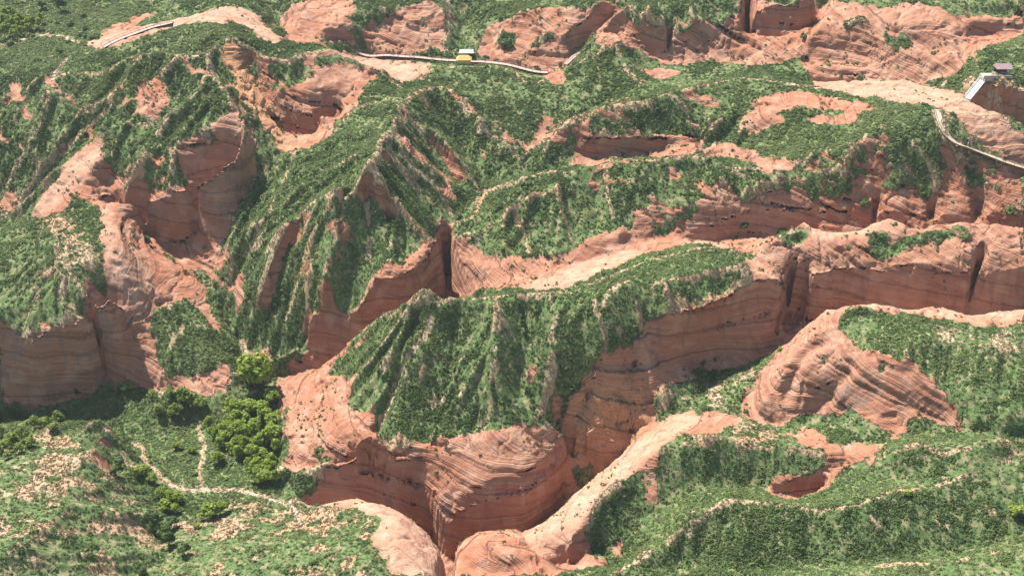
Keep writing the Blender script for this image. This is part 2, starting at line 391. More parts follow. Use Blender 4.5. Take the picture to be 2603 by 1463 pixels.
ridge((1563,119,58),(1500,145,55.8),(1465,164,54),(1444,178,52.5),(1374,210,50),(1332,210,50.3),(1315,189,51.3),(1269,168,52.3),(1164,169,52.3),(1095,175,52.5),(1070,200,52.3))
line((1570,122,57.5),(1640,132,55.5),(1703,165,52.5))
line((1590,150,55),(1650,160,53),(1710,180,52))
ridge((1563,119,58),(1600,190,53),(1640,215,53))
line((1455,138,52.6),(1500,99,56),(1550,57,59.6),(1600,12,64),(1640,-30,69)); line((1405,105,57),(1440,75,60.5),(1490,40,63.5),(1545,5,66.5)); line((1478,128,53.8),(1510,88,59.5),(1560,44,63.5),(1610,4,67))
line((1300,162,51.6),(1390,183,50.2),(1440,160,53)); line((1220,140,52.5),(1350,92,57.5),(1440,80,60.5)); line((1390,30,64),(1470,15,66),(1560,-10,68.5)); line((1290,100,56),(1300,150,53))
line((1150,130,52),(1165,60,55),(1210,0,60)); line((1230,90,56),(1300,40,62),(1380,15,65))
line((930,139,52.3),(1000,144,52.3),(1110,142,52.3)); line((940,80,58),(1050,50,61),(1128,20,62.5)); line((1128,20,62.5),(1138,110,54.5)); line((1000,10,64),(1100,-5,65.5))
line((705,90,59),(715,40,60),(712,-10,64)); line((730,100,61.5),(760,40,65),(740,0,68)); line((780,90,61),(880,60,62.5),(950,20,65)); line((840,112,57),(930,125,54))
walk_m = [(905,140,52.5),(920,143,52.3),(1025,150,51.8),(1095,154,51.5),(1161,157,51.3),(1234,161,51),(1304,175,50.3),(1367,192,49.4),(1392,189,49.7),(1437,168,51.5),(1479,133,53)]
line(*walk_m)
line((900,155,53),(1000,203,50.8),(1060,205,51.3))
walk_l = [(0,119,55.5),(40,110,56),(70,93,56.5),(110,88,56.8),(160,91,57),(205,108,57.3),(228,117,57.8),(245,127,58.7),(262,124,59.5),(300,100,61.6),(350,80,62.8),(390,68,63.6),(440,66,64)]
# far country behind the picture
for yy, zz in ((470, 68), (500, 64), (540, 66)):
    L.append(np.array([[x, yy + 12 * math.sin(x * .03 + yy), zz + 5 * math.sin(x * .05 + yy)] for x in range(-300, 301, 10)], float))

# ------------------------------------------------------------------ solve the land between the survey lines
GX0, GX1, GY0, GY1, GS = -300.0, 300.0, 150.0, 558.0, 0.75
samp = []
for ln in L:
    for a, b in zip(ln[:-1], ln[1:]):
        n = max(2, int(np.linalg.norm(b[:2] - a[:2]) / 0.25) + 1)
        t = np.linspace(0, 1, n)[:, None]
        samp.append(a + (b - a) * t)
samp = np.concatenate(samp)

def solve_land():
    H = None
    for lev, its in ((8, 400), (4, 250), (2, 160), (1, 90)):
        s = GS * lev
        nx = int(round((GX1 - GX0) / s)) + 1; ny = int(round((GY1 - GY0) / s)) + 1
        ix = np.rint((samp[:, 0] - GX0) / s).astype(int); iy = np.rint((samp[:, 1] - GY0) / s).astype(int)
        ok = (ix >= 0) & (ix < nx) & (iy >= 0) & (iy < ny)
        sz = np.zeros((ny, nx)); sn = np.zeros((ny, nx))
        np.add.at(sz, (iy[ok], ix[ok]), samp[ok, 2]); np.add.at(sn, (iy[ok], ix[ok]), 1)
        fix = sn > 0; val = np.where(fix, sz / np.maximum(sn, 1), 0)
        if H is None:
            H = np.full((ny, nx), 30.0)
        else:
            oy = np.linspace(0, H.shape[0] - 1, ny); ox = np.linspace(0, H.shape[1] - 1, nx)
            y0 = np.minimum(oy.astype(int), H.shape[0] - 2); x0 = np.minimum(ox.astype(int), H.shape[1] - 2)
            fy = (oy - y0)[:, None]; fx = (ox - x0)[None]
            a = H[y0][:, x0]; b = H[y0][:, x0 + 1]; c = H[y0 + 1][:, x0]; d = H[y0 + 1][:, x0 + 1]
            H = (a * (1 - fx) + b * fx) * (1 - fy) + (c * (1 - fx) + d * fx) * fy
        H[fix] = val[fix]
        for k in range(its):
            P = np.pad(H, 1, mode='edge')
            N = 0.25 * (P[:-2, 1:-1] + P[2:, 1:-1] + P[1:-1, :-2] + P[1:-1, 2:])
            H = np.where(fix, H, H + 1.0 * (N - H))
    return H, fix
H, FIXED = solve_land()
NY, NX = H.shape
gx = np.linspace(GX0, GX1, NX); gy = np.linspace(GY0, GY1, NY)
XX, YY = np.meshgrid(gx, gy)

def sample(A, x, y):
    fx = np.clip((np.asarray(x, float) - GX0) / GS, 0, NX - 1.001); fy = np.clip((np.asarray(y, float) - GY0) / GS, 0, NY - 1.001)
    x0 = fx.astype(int); y0 = fy.astype(int); fx = fx - x0; fy = fy - y0
    return (A[y0, x0] * (1 - fx) + A[y0, x0 + 1] * fx) * (1 - fy) + (A[y0 + 1, x0] * (1 - fx) + A[y0 + 1, x0 + 1] * fx) * fy

for it in range(2):
    for p in D:
        r = p[2] - sample(H, p[0], p[1])
        g = np.exp(-((XX - p[0]) ** 2 + (YY - p[1]) ** 2) / (2 * 6.0 ** 2)) * r
        H = H + np.where(FIXED, 0, g)
def blur(A, k, n=1):
    for _ in range(n):
        P = np.pad(A, ((k, k), (0, 0)), mode='edge'); c = np.cumsum(np.vstack([np.zeros((1, P.shape[1])), P]), 0); A = (c[2 * k + 1:] - c[:-2 * k - 1]) / (2 * k + 1)
        P = np.pad(A, ((0, 0), (k, k)), mode='edge'); c = np.cumsum(np.hstack([np.zeros((P.shape[0], 1)), P]), 1); A = (c[:, 2 * k + 1:] - c[:, :-2 * k - 1]) / (2 * k + 1)
    return A

# rounded sandstone: wear the boulders smooth, then cut the clefts between them
CLEFT = [   # (plan line, width, depth or floor height)
 ([(2100,868,31),(2070,895,28.5),(2040,925,26),(2015,985,21),(1990,1055,15.5)], 1.0, 3.4),
 ([(2165,925,30),(2135,972,26),(2098,1015,21.5),(2060,1058,17)], 1.0, 3.0),
 ([(2300,985,28.5),(2350,1040,24),(2400,1080,21)], .8, 2.0),
 ([(1328,1343,4),(1338,1375,6.5),(1354,1405,6.5)], .7, 2.2),
 ([(2120,820,33.5),(2180,850,33),(2230,890,32)], .8, 1.2),
]
SLOT = [([(2001,277),(2006,287)], .48, 18.0), ([(2468,281),(2478,285),(2486,289)], .46, 23.0), ([(2226,304),(2230,313)], .5, 34.0), ([(2369,304),(2376,312)], .5, 34.5), ([(2486,304),(2494,313)], .5, 35.0),
        ([(1897,399),(1903,410),(1901,424)], .8, 54.0), ([(1139,297),(1136,312)], .8, 17.0), ([(1700,392),(1704,400)], .5, 53.0), ([(1133,194),(1137,205),(1144,215),(1152,221)], .85, -9.0)]
# ------------------------------------------------------------------ what grows where: outlines seen from the survey point, laid on the land
def cast(us, vs):
    """walk along sight-lines until they meet the land"""
    us = np.asarray(us, float); vs = np.asarray(vs, float)
    t = tan_dep(vs)
    y = np.full(us.shape, 150.0); hit = np.zeros(us.shape, bool)
    while True:
        z = CAM_H - y * t
        x = (us - 1301.5) / FPX * (y * CP + (CAM_H - z) * SP)
        under = z <= sample(H, x, y)
        hit |= under
        if hit.all() or y.max() > 556: break
        y = np.where(hit, y, y + 0.4)
    z = CAM_H - y * t
    x = (us - 1301.5) / FPX * (y * CP + (CAM_H - z) * SP)
    return x, y, z

WX = XX + 1.6 * fbm(XX, YY, 11, 7.0, 3); WY = YY + 1.6 * fbm(XX, YY, 31, 7.0, 3)
def region(pts, warp=True):
    pu = []; pv = []
    n = len(pts)
    for i in range(n):
        a, b = pts[i], pts[(i + 1) % n]
        m = max(1, int(math.hypot(b[0] - a[0], b[1] - a[1]) / 14))
        for k in range(m):
            pu.append(a[0] + (b[0] - a[0]) * k / m); pv.append(a[1] + (b[1] - a[1]) * k / m)
    px, py, _ = cast(pu, pv)
    A = WX if warp else XX; B = WY if warp else YY
    i0 = max(0, int((px.min() - 4 - GX0) / GS)); i1 = min(NX, int((px.max() + 4 - GX0) / GS) + 2)
    j0 = max(0, int((py.min() - 4 - GY0) / GS)); j1 = min(NY, int((py.max() + 4 - GY0) / GS) + 2)
    a = A[j0:j1, i0:i1]; b = B[j0:j1, i0:i1]
    ins = np.zeros(a.shape, bool)
    for k in range(len(px)):
        x1, y1, x2, y2 = px[k], py[k], px[k - 1], py[k - 1]
        if y1 == y2: continue
        ins ^= ((y1 > b) != (y2 > b)) & (a < (x2 - x1) * (b - y1) / (y2 - y1) + x1)
    m = np.zeros((NY, NX), bool); m[j0:j1, i0:i1] = ins
    return m

ROCK = [
 [(715,985),(830,950),(900,985),(905,1010),(880,1040),(985,1055),(940,1150),(960,1185),(1010,1180),(1030,1130),(1130,1115),(1250,1085),(1320,1075),(1420,1100),(1445,1160),(1460,1240),(1330,1340),(1150,1420),(1060,1320),(930,1240),(850,1225),(800,1190),(715,1190),(725,1110),(715,1030)],
 [(770,1275),(940,1245),(1010,1290),(1140,1400),(1135,1463),(985,1463),(960,1380),(965,1310),(900,1285),(800,1290)],
 [(1140,1463),(1140,1420),(1185,1345),(1260,1325),(1330,1345),(1420,1463)],
 [(1330,1345),(1400,1290),(1590,1135),(1640,1090),(1640,1160),(1530,1245),(1480,1315),(1450,1370),(1470,1390),(1540,1400),(1530,1440),(1420,1450),(1340,1390)],
 [(1640,795),(1700,805),(1830,760),(1910,710),(1990,700),(2010,880),(1900,925),(1760,950),(1700,1010),(1640,1095),(1590,1140),(1450,1200),(1415,1100),(1455,1000),(1525,930),(1620,880)],
 [(2070,790),(2225,765),(2440,790),(2600,780),(2600,830),(2480,830),(2350,800),(2150,790),(2120,815),(2160,870),(2220,920),(2300,930),(2330,960),(2400,1010),(2440,1060),(2440,1100),(2250,1110),(2220,1080),(2070,1060),(1980,1095),(1900,1060),(1900,1020),(1960,910)],
 [(1900,690),(1940,625),(2040,560),(2170,575),(2250,545),(2603,560),(2603,790),(2480,800),(2070,790),(2000,880),(1990,720)],
 [(1700,600),(1750,560),(1880,520),(2080,515),(2210,500),(2220,560),(2170,575),(2040,560),(1930,640),(1880,640),(1760,610)],
 [(1760,545),(1790,490),(1850,470),(1880,500),(1840,540)],
 [(1250,735),(1270,690),(1400,660),(1500,615),(1580,600),(1730,600),(1880,615),(1870,630),(1760,622),(1640,645),(1500,705),(1430,735)],
 [(1150,600),(1260,670),(1400,650),(1490,610),(1660,555),(1690,565),(1600,605),(1480,660),(1260,735),(1130,740),(1110,690)],
 [(1100,600),(1135,610),(1130,740),(1080,720),(1040,740),(920,830),(830,930),(790,920),(785,810),(850,800),(920,770),(950,690),(1030,670)],
 [(75,550),(110,500),(170,415),(260,350),(270,420),(320,435),(430,380),(560,290),(600,255),(625,310),(620,380),(640,440),(600,540),(560,560),(520,600),(470,640),(590,620),(590,680),(500,690),(430,650),(300,600),(270,520),(190,500),(140,545),(80,560)],
 [(340,215),(410,195),(440,240),(400,300),(350,290)],
 [(230,510),(265,520),(300,580),(380,620),(450,680),(500,700),(560,830),(540,840),(470,770),(400,790),(370,850),(410,900),(400,960),(550,950),(580,910),(590,960),(570,1000),(470,985),(400,990),(330,965),(270,975),(0,1065),(0,830),(50,845),(90,865),(200,815),(275,750),(255,700),(260,640),(265,560)],
 [(560,130),(600,110),(640,200),(690,290),(745,385),(700,410),(690,350),(650,300),(610,250)],
 [(640,190),(700,230),(760,215),(800,170),(880,170),(960,190),(900,270),(850,310),(840,350),(760,385),(730,360),(690,290)],
 [(210,110),(300,80),(470,45),(560,15),(640,30),(720,110),(700,125),(640,80),(590,55),(560,60),(470,60),(250,125)],
 [(250,85),(290,60),(400,30),(330,75),(290,95)],
 [(870,130),(920,145),(1090,160),(1080,190),(1020,215),(980,190),(900,160),(850,135)],
 [(940,60),(1050,20),(1120,0),(1135,110),(1100,140),(960,140),(900,110)],
 [(720,20),(800,0),(900,0),(900,60),(840,100),(760,115),(720,100)],
 [(1200,140),(1260,60),(1380,25),(1580,0),(1590,20),(1460,130),(1450,160),(1380,185),(1300,170),(1220,150)],
 [(1500,90),(1530,58),(1640,58),(1800,54),(1895,30),(1900,0),(2110,0),(2060,110),(1980,160),(1960,165),(1880,160),(1760,165),(1700,170),(1590,120),(1530,130)],
 [(2050,110),(2100,30),(2120,0),(2250,20),(2370,10),(2420,40),(2600,30),(2600,90),(2490,130),(2460,170),(2430,190),(2350,210),(2260,200),(2050,200),(2040,170)],
 [(2050,205),(2250,200),(2420,230),(2480,250),(2530,280),(2603,350),(2603,400),(2540,370),(2440,310),(2390,270),(2300,262),(2230,250),(2120,232)],
 [(1880,320),(1950,280),(2060,250),(2160,260),(2230,270),(2200,290),(2060,270),(1990,290),(1990,310),(1890,330)],
 [(1780,380),(1840,350),(1950,400),(2000,410),(1990,440),(1870,405),(1800,400)],
 [(1480,405),(1600,345),(1700,350),(1770,345),(1790,370),(1720,400),(1560,395)],
 [(2210,500),(2230,490),(2360,505),(2400,470),(2480,490),(2603,480),(2603,570),(2230,560)],
 [(2540,425),(2603,440),(2603,500),(2560,480)],
 [(1950,1240),(2020,1205),(2080,1175),(2120,1155),(2130,1190),(2120,1215),(2060,1255),(1970,1260)],
 [(2450,1055),(2540,1075),(2603,1070),(2603,1115),(2470,1100)],
 [(1350,380),(1370,310),(1390,280),(1415,320),(1400,350)],
 [(2380,450),(2440,430),(2480,470),(2440,520),(2400,500)],
 [(2150,470),(2200,440),(2230,480),(2200,520)],[(2290,470),(2330,440),(2350,500),(2310,520)],[(2480,420),(2540,430),(2530,480),(2490,470)],
 [(1880,270),(1960,240),(2060,235),(2060,255),(1960,285)],[(2040,300),(2150,290),(2180,310),(2080,318)],[(1990,430),(2060,415),(2100,425),(2060,445)],
 [(1590,560),(1690,520),(1700,545),(1640,580)],[(1600,180),(1680,170),(1740,185),(1680,205)],[(1370,170),(1440,185),(1420,215),(1380,205)],
 [(1640,1180),(1670,1200),(1690,1250),(1650,1300),(1660,1260),(1640,1220)],[(1550,1410),(1570,1370),(1600,1390),(1575,1430)],
 [(2360,985),(2420,1000),(2440,1040),(2400,1050)],[(2450,330),(2520,320),(2603,380),(2603,420),(2530,370)],
 [(800,860),(900,880),(830,940),(740,985),(715,975)],[(640,870),(700,890),(690,905),(640,895)],
 [(0,480),(50,490),(60,540),(0,545)],[(2200,900),(2330,925),(2400,1000),(2440,1090),(2250,1105),(2190,1060)],[(1640,345),(1700,322),(1695,360),(1640,378)],[(1445,415),(1470,370),(1540,345),(1600,385),(1520,420)],[(0,240),(28,232),(32,262),(0,272)],[(1505,95),(1530,55),(1640,58),(1640,75),(1540,80)],[(1870,330),(1880,300),(1960,262),(2060,240),(2150,255),(2215,268),(2200,290),(2120,275),(2010,275),(1985,300),(1920,335)],[(1640,1095),(1720,1050),(1850,1055),(1900,1075),(1820,1095),(1700,1120),(1640,1165)],[(1990,1100),(2060,1085),(2130,1120),(2240,1130),(2230,1180),(2140,1175),(2060,1130)],[(170,400),(230,360),(250,380),(190,420)],
]
PALE = [   # pale pink, smooth, washed surfaces
 [(1300,730),(1400,695),(1500,660),(1600,635),(1640,645),(1500,700),(1430,730)],
 [(1700,612),(1860,612),(1870,625),(1760,622)],
 [(1330,1345),(1400,1290),(1590,1135),(1720,1050),(1800,1060),(1640,1160),(1530,1245),(1480,1315),(1450,1370),(1440,1420),(1340,1390)],
 [(770,1275),(940,1245),(1010,1290),(1140,1400),(1135,1463),(985,1463),(960,1380),(900,1285),(800,1290)],
 [(870,130),(920,145),(1090,160),(1080,190),(1020,215),(980,190),(900,160),(850,135)],
 [(210,110),(300,80),(470,45),(560,15),(640,30),(720,110),(700,125),(640,80),(590,55),(560,60),(470,60),(250,125)],
 [(2050,205),(2250,200),(2420,230),(2480,250),(2530,280),(2603,350),(2603,400),(2540,370),(2440,310),(2390,270),(2300,262),(2230,250),(2120,232)],
 [(75,550),(110,500),(170,415),(260,350),(262,400),(190,480),(110,555)],
 [(235,515),(265,522),(300,580),(310,640),(305,720),(270,750),(255,700),(262,600)],
 [(2070,790),(2225,765),(2440,790),(2600,780),(2600,805),(2480,815),(2350,795),(2150,788)],
 [(2040,575),(2170,575),(2200,560),(2300,548),(2320,566),(2250,590),(2180,600),(2080,620)],
 [(300,660),(340,650),(390,720),(380,800),(330,800),(305,740)],
]
SOIL = [   # tan soil with open scrub
 [(-80,1140),(60,1110),(160,1080),(290,1090),(300,1140),(290,1200),(395,1290),(430,1320),(520,1310),(600,1270),(760,1285),(800,1290),(900,1285),(965,1310),(960,1380),(985,1463),(985,1500),(-80,1500)],
 [(1640,1090),(1720,1050),(1850,1050),(1990,1100),(2060,1110),(1980,1135),(1900,1125),(1800,1105),(1640,1165)],
 [(2130,1130),(2240,1130),(2230,1190),(2130,1180)],
 [(1700,1040),(1850,960),(1960,900),(1930,960),(1880,1040),(1760,1040)],
 [(1640,1000),(1720,960),(1800,950),(1760,1010),(1660,1080),(1610,1095)],
 [(430,1215),(520,1245),(760,1275),(640,1265),(480,1255)],
 [(2360,260),(2450,250),(2540,285),(2480,380),(2390,350)],
 [(90,540),(160,530),(260,640),(250,720),(200,800),(90,860),(60,760),(140,660)],
 [(240,1090),(290,1090),(280,1180),(230,1200)],
 [(2350,830),(2480,840),(2600,830),(2600,900),(2420,900)],
 [(400,780),(560,830),(540,850),(470,830)],
 [(0,470),(60,480),(120,420),(170,415),(110,500),(75,550),(0,560)],
 [(2160,400),(2240,390),(2330,420),(2300,520),(2220,500)],
]
GRASS = [  # short bright grass
 [(1880,335),(2000,315),(2180,330),(2380,340),(2300,390),(2150,400),(2000,420),(1880,420)],[(1850,475),(2100,445),(2180,440),(2100,500),(1900,505)],[(2060,225),(2200,245),(2380,300),(2300,330),(2150,300)],
 [(1480,300),(1640,255),(1860,205),(1900,220),(1700,260),(1540,300)],[(0,60),(300,40),(420,60),(250,130),(200,180),(0,180)],
 [(290,1010),(420,1010),(560,1020),(600,1010),(720,1090),(720,1240),(450,1225),(330,1150),(300,1090)],[(0,1085),(280,1005),(300,1060),(160,1060),(0,1110)],
 [(380,800),(480,780),(580,880),(560,940),(420,950)],[(1640,700),(1880,640),(1890,660),(1660,715)],
 [(1130,745),(1500,735),(1640,660),(1850,625),(1900,670),(1700,705),(1640,745),(1560,770),(1400,765),(1150,760)],
 [(430,60),(560,45),(600,95),(560,122),(520,135),(420,130),(400,100)],
 [(1843,1268),(1940,1250),(2060,1258),(2140,1215),(2300,1230),(2220,1265),(2160,1287),(2080,1288),(1950,1270)],
 [(1760,1425),(2000,1445),(2450,1395),(2603,1350),(2603,1380),(2440,1415),(2200,1440),(2000,1463),(1740,1463)],
 [(2180,600),(2270,610),(2350,590),(2420,565),(2480,575),(2470,605),(2300,640),(2250,655),(2180,655)],
 [(0,60),(240,60),(300,40),(380,10),(0,0)],[(0,100),(230,100),(200,140),(0,160)],
 [(2250,850),(2450,860),(2600,920),(2600,960),(2400,960),(2280,920)],
 [(850,320),(990,330),(930,430),(860,480),(760,540),(680,560),(620,540),(680,430),(760,390)],
 [(420,690),(470,690),(570,790),(560,830),(500,780)],
 [(2190,240),(2270,235),(2370,300),(2360,325),(2240,300)],
]
GREEN_IN_ROCK = [
 [(295,500),(310,460),(400,420),(440,415),(490,460),(440,490)],[(520,370),(560,340),(575,370),(530,410)],
 [(2170,600),(2230,585),(2270,610),(2350,590),(2420,565),(2480,575),(2470,605),(2300,640),(2250,655),(2180,655),(2220,630)],
 [(2200,935),(2240,930),(2290,950),(2270,972),(2230,962)],[(2230,95),(2290,85),(2330,115),(2260,125)],[(2140,55),(2200,45),(2200,70),(2150,75)],
 [(780,1150),(860,1135),(880,1160),(820,1180)],[(940,1020),(985,1030),(975,1110),(1000,1170),(940,1160),(955,1090)],
 [(1270,90),(1310,90),(1310,120),(1270,125)],[(1010,60),(1080,40),(1090,60),(1030,75)],[(1310,150),(1430,70),(1440,80),(1340,155)],
 [(2300,1085),(2380,1070),(2420,1095),(2360,1120)],[(1650,1000),(1740,960),(1760,985),(1680,1040)],
 [(400,850),(420,790),(480,775),(570,860),(580,910),(550,945),(440,955),(410,920)],
 [(1940,590),(2010,570),(2060,590),(2010,620)],[(2050,1060),(2120,1060),(2230,1075),(2240,1110),(2100,1120)],
 [(2340,560),(2420,540),(2440,552),(2380,562)],
]
rock = np.zeros((NY, NX), bool); pale = rock.copy(); soil = rock.copy(); grass = rock.copy()
for p in ROCK: rock |= region(p)
for p in PALE: pale |= region(p)
for p in SOIL: soil |= region(p)
for p in GREEN_IN_ROCK: rock &= ~region(p)
for p in GRASS: grass |= region(p)
worn = np.zeros((NY, NX), bool)
for p in ([(1895,1030),(1960,910),(2070,795),(2225,780),(2330,900),(2440,1050),(2440,1100),(2250,1110),(1980,1100)],[(1920,690),(1960,620),(2050,570),(2250,555),(2603,575),(2603,650),(2150,655),(2040,680)],
          [(2050,170),(2060,110),(2110,10),(2400,20),(2480,100),(2300,195),(2100,195)],[(1500,125),(1520,65),(1700,58),(1890,50),(1900,130),(1760,140),(1600,130)],[(1330,1345),(1590,1140),(1640,1160),(1530,1245),(1450,1370)],
          [(500,470),(580,405),(628,300),(600,252),(560,300),(480,400)],[(235,505),(305,575),(315,740),(270,765),(250,640)],[(1150,1440),(1185,1350),(1250,1332),(1320,1345),(1330,1400),(1200,1440)],
          [(190,505),(260,440),(420,370),(560,290),(605,300),(595,400),(500,462),(300,505)],[(250,520),(300,580),(320,760),(300,900),(400,960),(380,760),(330,640)],
          [(770,1280),(940,1250),(1120,1400),(1110,1463),(985,1463),(960,1330)]):
    worn |= region(p, False)
wf = blur(worn.astype(float), 2)
H = H + wf * (blur(H, 3, 2) - H)
def along(pts3, w):
    d2 = np.full((NY, NX), 1e9)
    for a, b in zip(pts3[:-1], pts3[1:]):
        n_ = max(2, int(np.linalg.norm(b - a) / .4))
        for t_ in np.linspace(0, 1, n_):
            x, y = (a + (b - a) * t_)[:2]
            i0 = max(0, int((x - 4 - GX0) / GS)); i1 = min(NX, int((x + 4 - GX0) / GS) + 2); j0 = max(0, int((y - 4 - GY0) / GS)); j1 = min(NY, int((y + 4 - GY0) / GS) + 2)
            d2[j0:j1, i0:i1] = np.minimum(d2[j0:j1, i0:i1], (XX[j0:j1, i0:i1] - x) ** 2 + (YY[j0:j1, i0:i1] - y) ** 2)
    return np.exp(-d2 / (w * w))
for pts, w, dep in CLEFT:
    H = H - dep * along([place(*p) for p in pts], w)
for pts, w, zf_ in SLOT:
    k = along([at_y(p[0], p[1], zf_ + 9.0) for p in pts], w)
    H = np.where(H > zf_, H + (zf_ - H) * np.clip(k * 1.15, 0, 1), H)
HS = blur(H, 1)
gyv, gxv = np.gradient(HS, GS)
slope = np.degrees(np.arctan(np.hypot(gxv, gyv)))
# soften the thin fins the survey lines leave on gentle ground
calm = 1 - np.clip(blur(sstep(52, 66, slope), 2), 0, 1)
H = H + calm * (blur(H, 1, 2) - H)
steep = sstep(62, 73, slope + 6 * fbm(XX, YY, 51, 9, 3))
m1 = fbm(XX, YY, 61, 4.5, 4); m2 = fbm(XX, YY, 66, 14.0, 3)
# broken outcrops on steeper ground, ragged edges where scrub climbs on to rock
out_zone = sstep(-.1, .35, m2) * sstep(33, 50, slope + 10 * m1)
rsoft = .6 * blur(rock.astype(float), 4) + .4 * blur(rock.astype(float), 1)
rockf = sstep(.36, .56, rsoft + (.46 * m1 + .30 * fbm(XX, YY, 63, 1.9, 2)) * (rsoft > .02) + .12 * m2 * (rsoft > .02))
# thin beds that crop out along the upper and right-hand slopes
BBg = H + .17 * XX - .15 * YY + 3.4 * fbm(XX, YY, 151, 42.0, 3)
fr = np.abs(((BBg / 5.5 + .5 * m2 + .15 * m1) % 1.0) - .5)
upz = np.maximum(sstep(5, 40, XX) * sstep(285, 300, YY), sstep(335, 350, YY) * .9) * (1 - sstep(395, 410, YY) * .5)
beds = 1 - sstep(.07, .15, fr)
beds = beds * upz * sstep(13, 24, slope) * sstep(-.12, .18, m2 + .7 * m1)
rockf = np.maximum(rockf, .95 * beds)
rockf = np.clip(np.maximum(np.maximum(rockf, steep), .95 * sstep(.42, .62, out_zone * (.6 + .5 * m1))), 0, 1)
palef = blur(pale.astype(float), 2) * .85; soilf = blur(soil.astype(float), 3); grassf = blur(grass.astype(float), 3)

spd2 = np.full((NY, NX), 1e4)
for ln in RID:
    for a, b in zip(ln[:-1], ln[1:]):
        for t_ in np.linspace(0, 1, max(2, int(np.linalg.norm(b[:2] - a[:2]) / .4))):
            x, y = (a + (b - a) * t_)[:2]
            i0 = max(0, int((x - 3 - GX0) / GS)); i1 = min(NX, int((x + 3 - GX0) / GS) + 2); j0 = max(0, int((y - 3 - GY0) / GS)); j1 = min(NY, int((y + 3 - GY0) / GS) + 2)
            if i1 > i0 and j1 > j0: spd2[j0:j1, i0:i1] = np.minimum(spd2[j0:j1, i0:i1], (XX[j0:j1, i0:i1] - x) ** 2 + (YY[j0:j1, i0:i1] - y) ** 2)
spine_d = np.sqrt(np.minimum(spd2, 9.0))
ochre = np.zeros((NY, NX), bool)
for p in ([(560,135),(600,115),(645,200),(695,290),(748,385),(700,410),(690,350),(650,300),(612,250)],[(1840,1225),(1900,1215),(1970,1250),(1960,1262),(1860,1245)],[(640,430),(720,395),(700,440),(640,500)],[(1440,1000),(1640,960),(1640,1090),(1590,1130),(1450,1190)]):
    ochre |= region(p)
ochref = blur(ochre.astype(float), 2)
# ------------------------------------------------------------------ trodden ways, seen from the survey point
WAYS = {
 'wash': (1.35, [(428,1230),(470,1243),(520,1245),(575,1243),(620,1247),(660,1257),(700,1268),(730,1277),(752,1300),(765,1332)]),
 'grove': (.75, [(503,1080),(509,1104),(519,1132),(515,1165),(506,1187),(510,1209),(509,1236)]),
 'loop_a': (.7, [(311,1148),(315,1170),(332,1181),(365,1190)]),
 'loop_b': (.7, [(341,1125),(363,1142),(365,1167),(384,1184),(419,1219),(451,1237)]),
 'shelf': (.8, [(461,836),(454,854),(440,875),(430,892)]),
 'chute': (1.8, [(612,861),(626,889),(640,906)]),
 'saddle': (1.0, [(1137,567),(1165,562),(1186,559),(1210,546),(1214,522),(1217,501),(1231,490)]),
 'far_left': (1.6, [(133,208),(137,190),(150,175),(158,162),(172,148)]),
 'field': (1.5, [(0,117),(40,110),(70,95),(110,89),(160,92),(205,108)]),
 'slab': (.9, [(1140,2),(1140,63),(1148,80),(1123,136)]),
 'summit': (1.5, [(2381,280),(2437,286),(2500,290),(2538,291),(2548,283),(2535,276),(2500,273),(2478,263),(2462,252)]),
}
def fine_line(pts, step=.6):
    pts = np.asarray(pts, float)
    d = np.concatenate([[0], np.cumsum(np.linalg.norm(np.diff(pts[:, :2], axis=0), axis=1))])
    t = np.linspace(0, d[-1], max(3, int(d[-1] / step)))
    q = np.stack([np.interp(t, d, pts[:, k]) for k in range(pts.shape[1])], -1)
    for _ in range(4):
        q[1:-1] = (q[:-2] + 2 * q[1:-1] + q[2:]) / 4
    return q
plant = blur(region([(2330,840),(2440,825),(2530,870),(2590,950),(2450,965),(2340,920)]).astype(float), 1)
pathf = np.zeros((NY, NX))
def clear_along(q, w):
    for x, y in q[:, :2]:
        i0 = int((x - w - GX0) / GS); i1 = int((x + w - GX0) / GS) + 2; j0 = int((y - w - GY0) / GS); j1 = int((y + w - GY0) / GS) + 2
        if i0 < 0 or j0 < 0 or i1 >= NX or j1 >= NY: continue
        pathf[j0:j1, i0:i1] = np.maximum(pathf[j0:j1, i0:i1], ((XX[j0:j1, i0:i1] - x) ** 2 + (YY[j0:j1, i0:i1] - y) ** 2) < w * w)
WAYLINE = {}
for k, (w, pts) in WAYS.items():
    us, vs = [p[0] for p in pts], [p[1] for p in pts]
    x, y, z = cast(us, vs)
    WAYLINE[k] = (w, fine_line(np.stack([x, y], -1)))
    clear_along(WAYLINE[k][1], w * .5 + .35)
for wl, w in ((walk_r, 1.5), (walk_m, 1.7), (walk_l[7:], 1.3)):
    clear_along(fine_line([place(*p)[:2] for p in wl]), w)

# ------------------------------------------------------------------ gullies and ribs that run down the green slopes
HB = blur(H, 4, 2)
dyv, dxv = np.gradient(HB, GS)
gm = np.hypot(dxv, dyv) + 1e-6
ux, uy = dxv / gm, dyv / gm
def streaks(seed, width, steps):
    nz = fbm(XX, YY, seed, width, 2)
    acc = nz.copy(); n = 1
    for sgn in (1, -1):
        px, py = XX.copy(), YY.copy()
        for k in range(steps):
            dx = sample(ux, px, py); dy = sample(uy, px, py)
            px = px + sgn * dx * 1.1; py = py + sgn * dy * 1.1
            acc = acc + sample(nz, px, py); n += 1
    acc = acc / n
    return acc / (acc.std() + 1e-6)
S1 = streaks(71, 9.0, 22); S2 = streaks(81, 2.6, 8)
slopef = sstep(8, 30, np.degrees(np.arctan(gm)))
rib1 = -np.abs(S1) ** 0.8; rib2 = -np.abs(S2) ** 0.8
rib1 -= rib1.mean(); rib2 -= rib2.mean()
hillm = (1 - blur(np.maximum(rockf, steep), 2)) * slopef * (1 - .6 * sstep(40, 60, XX) * (1 - sstep(232, 245, YY)))
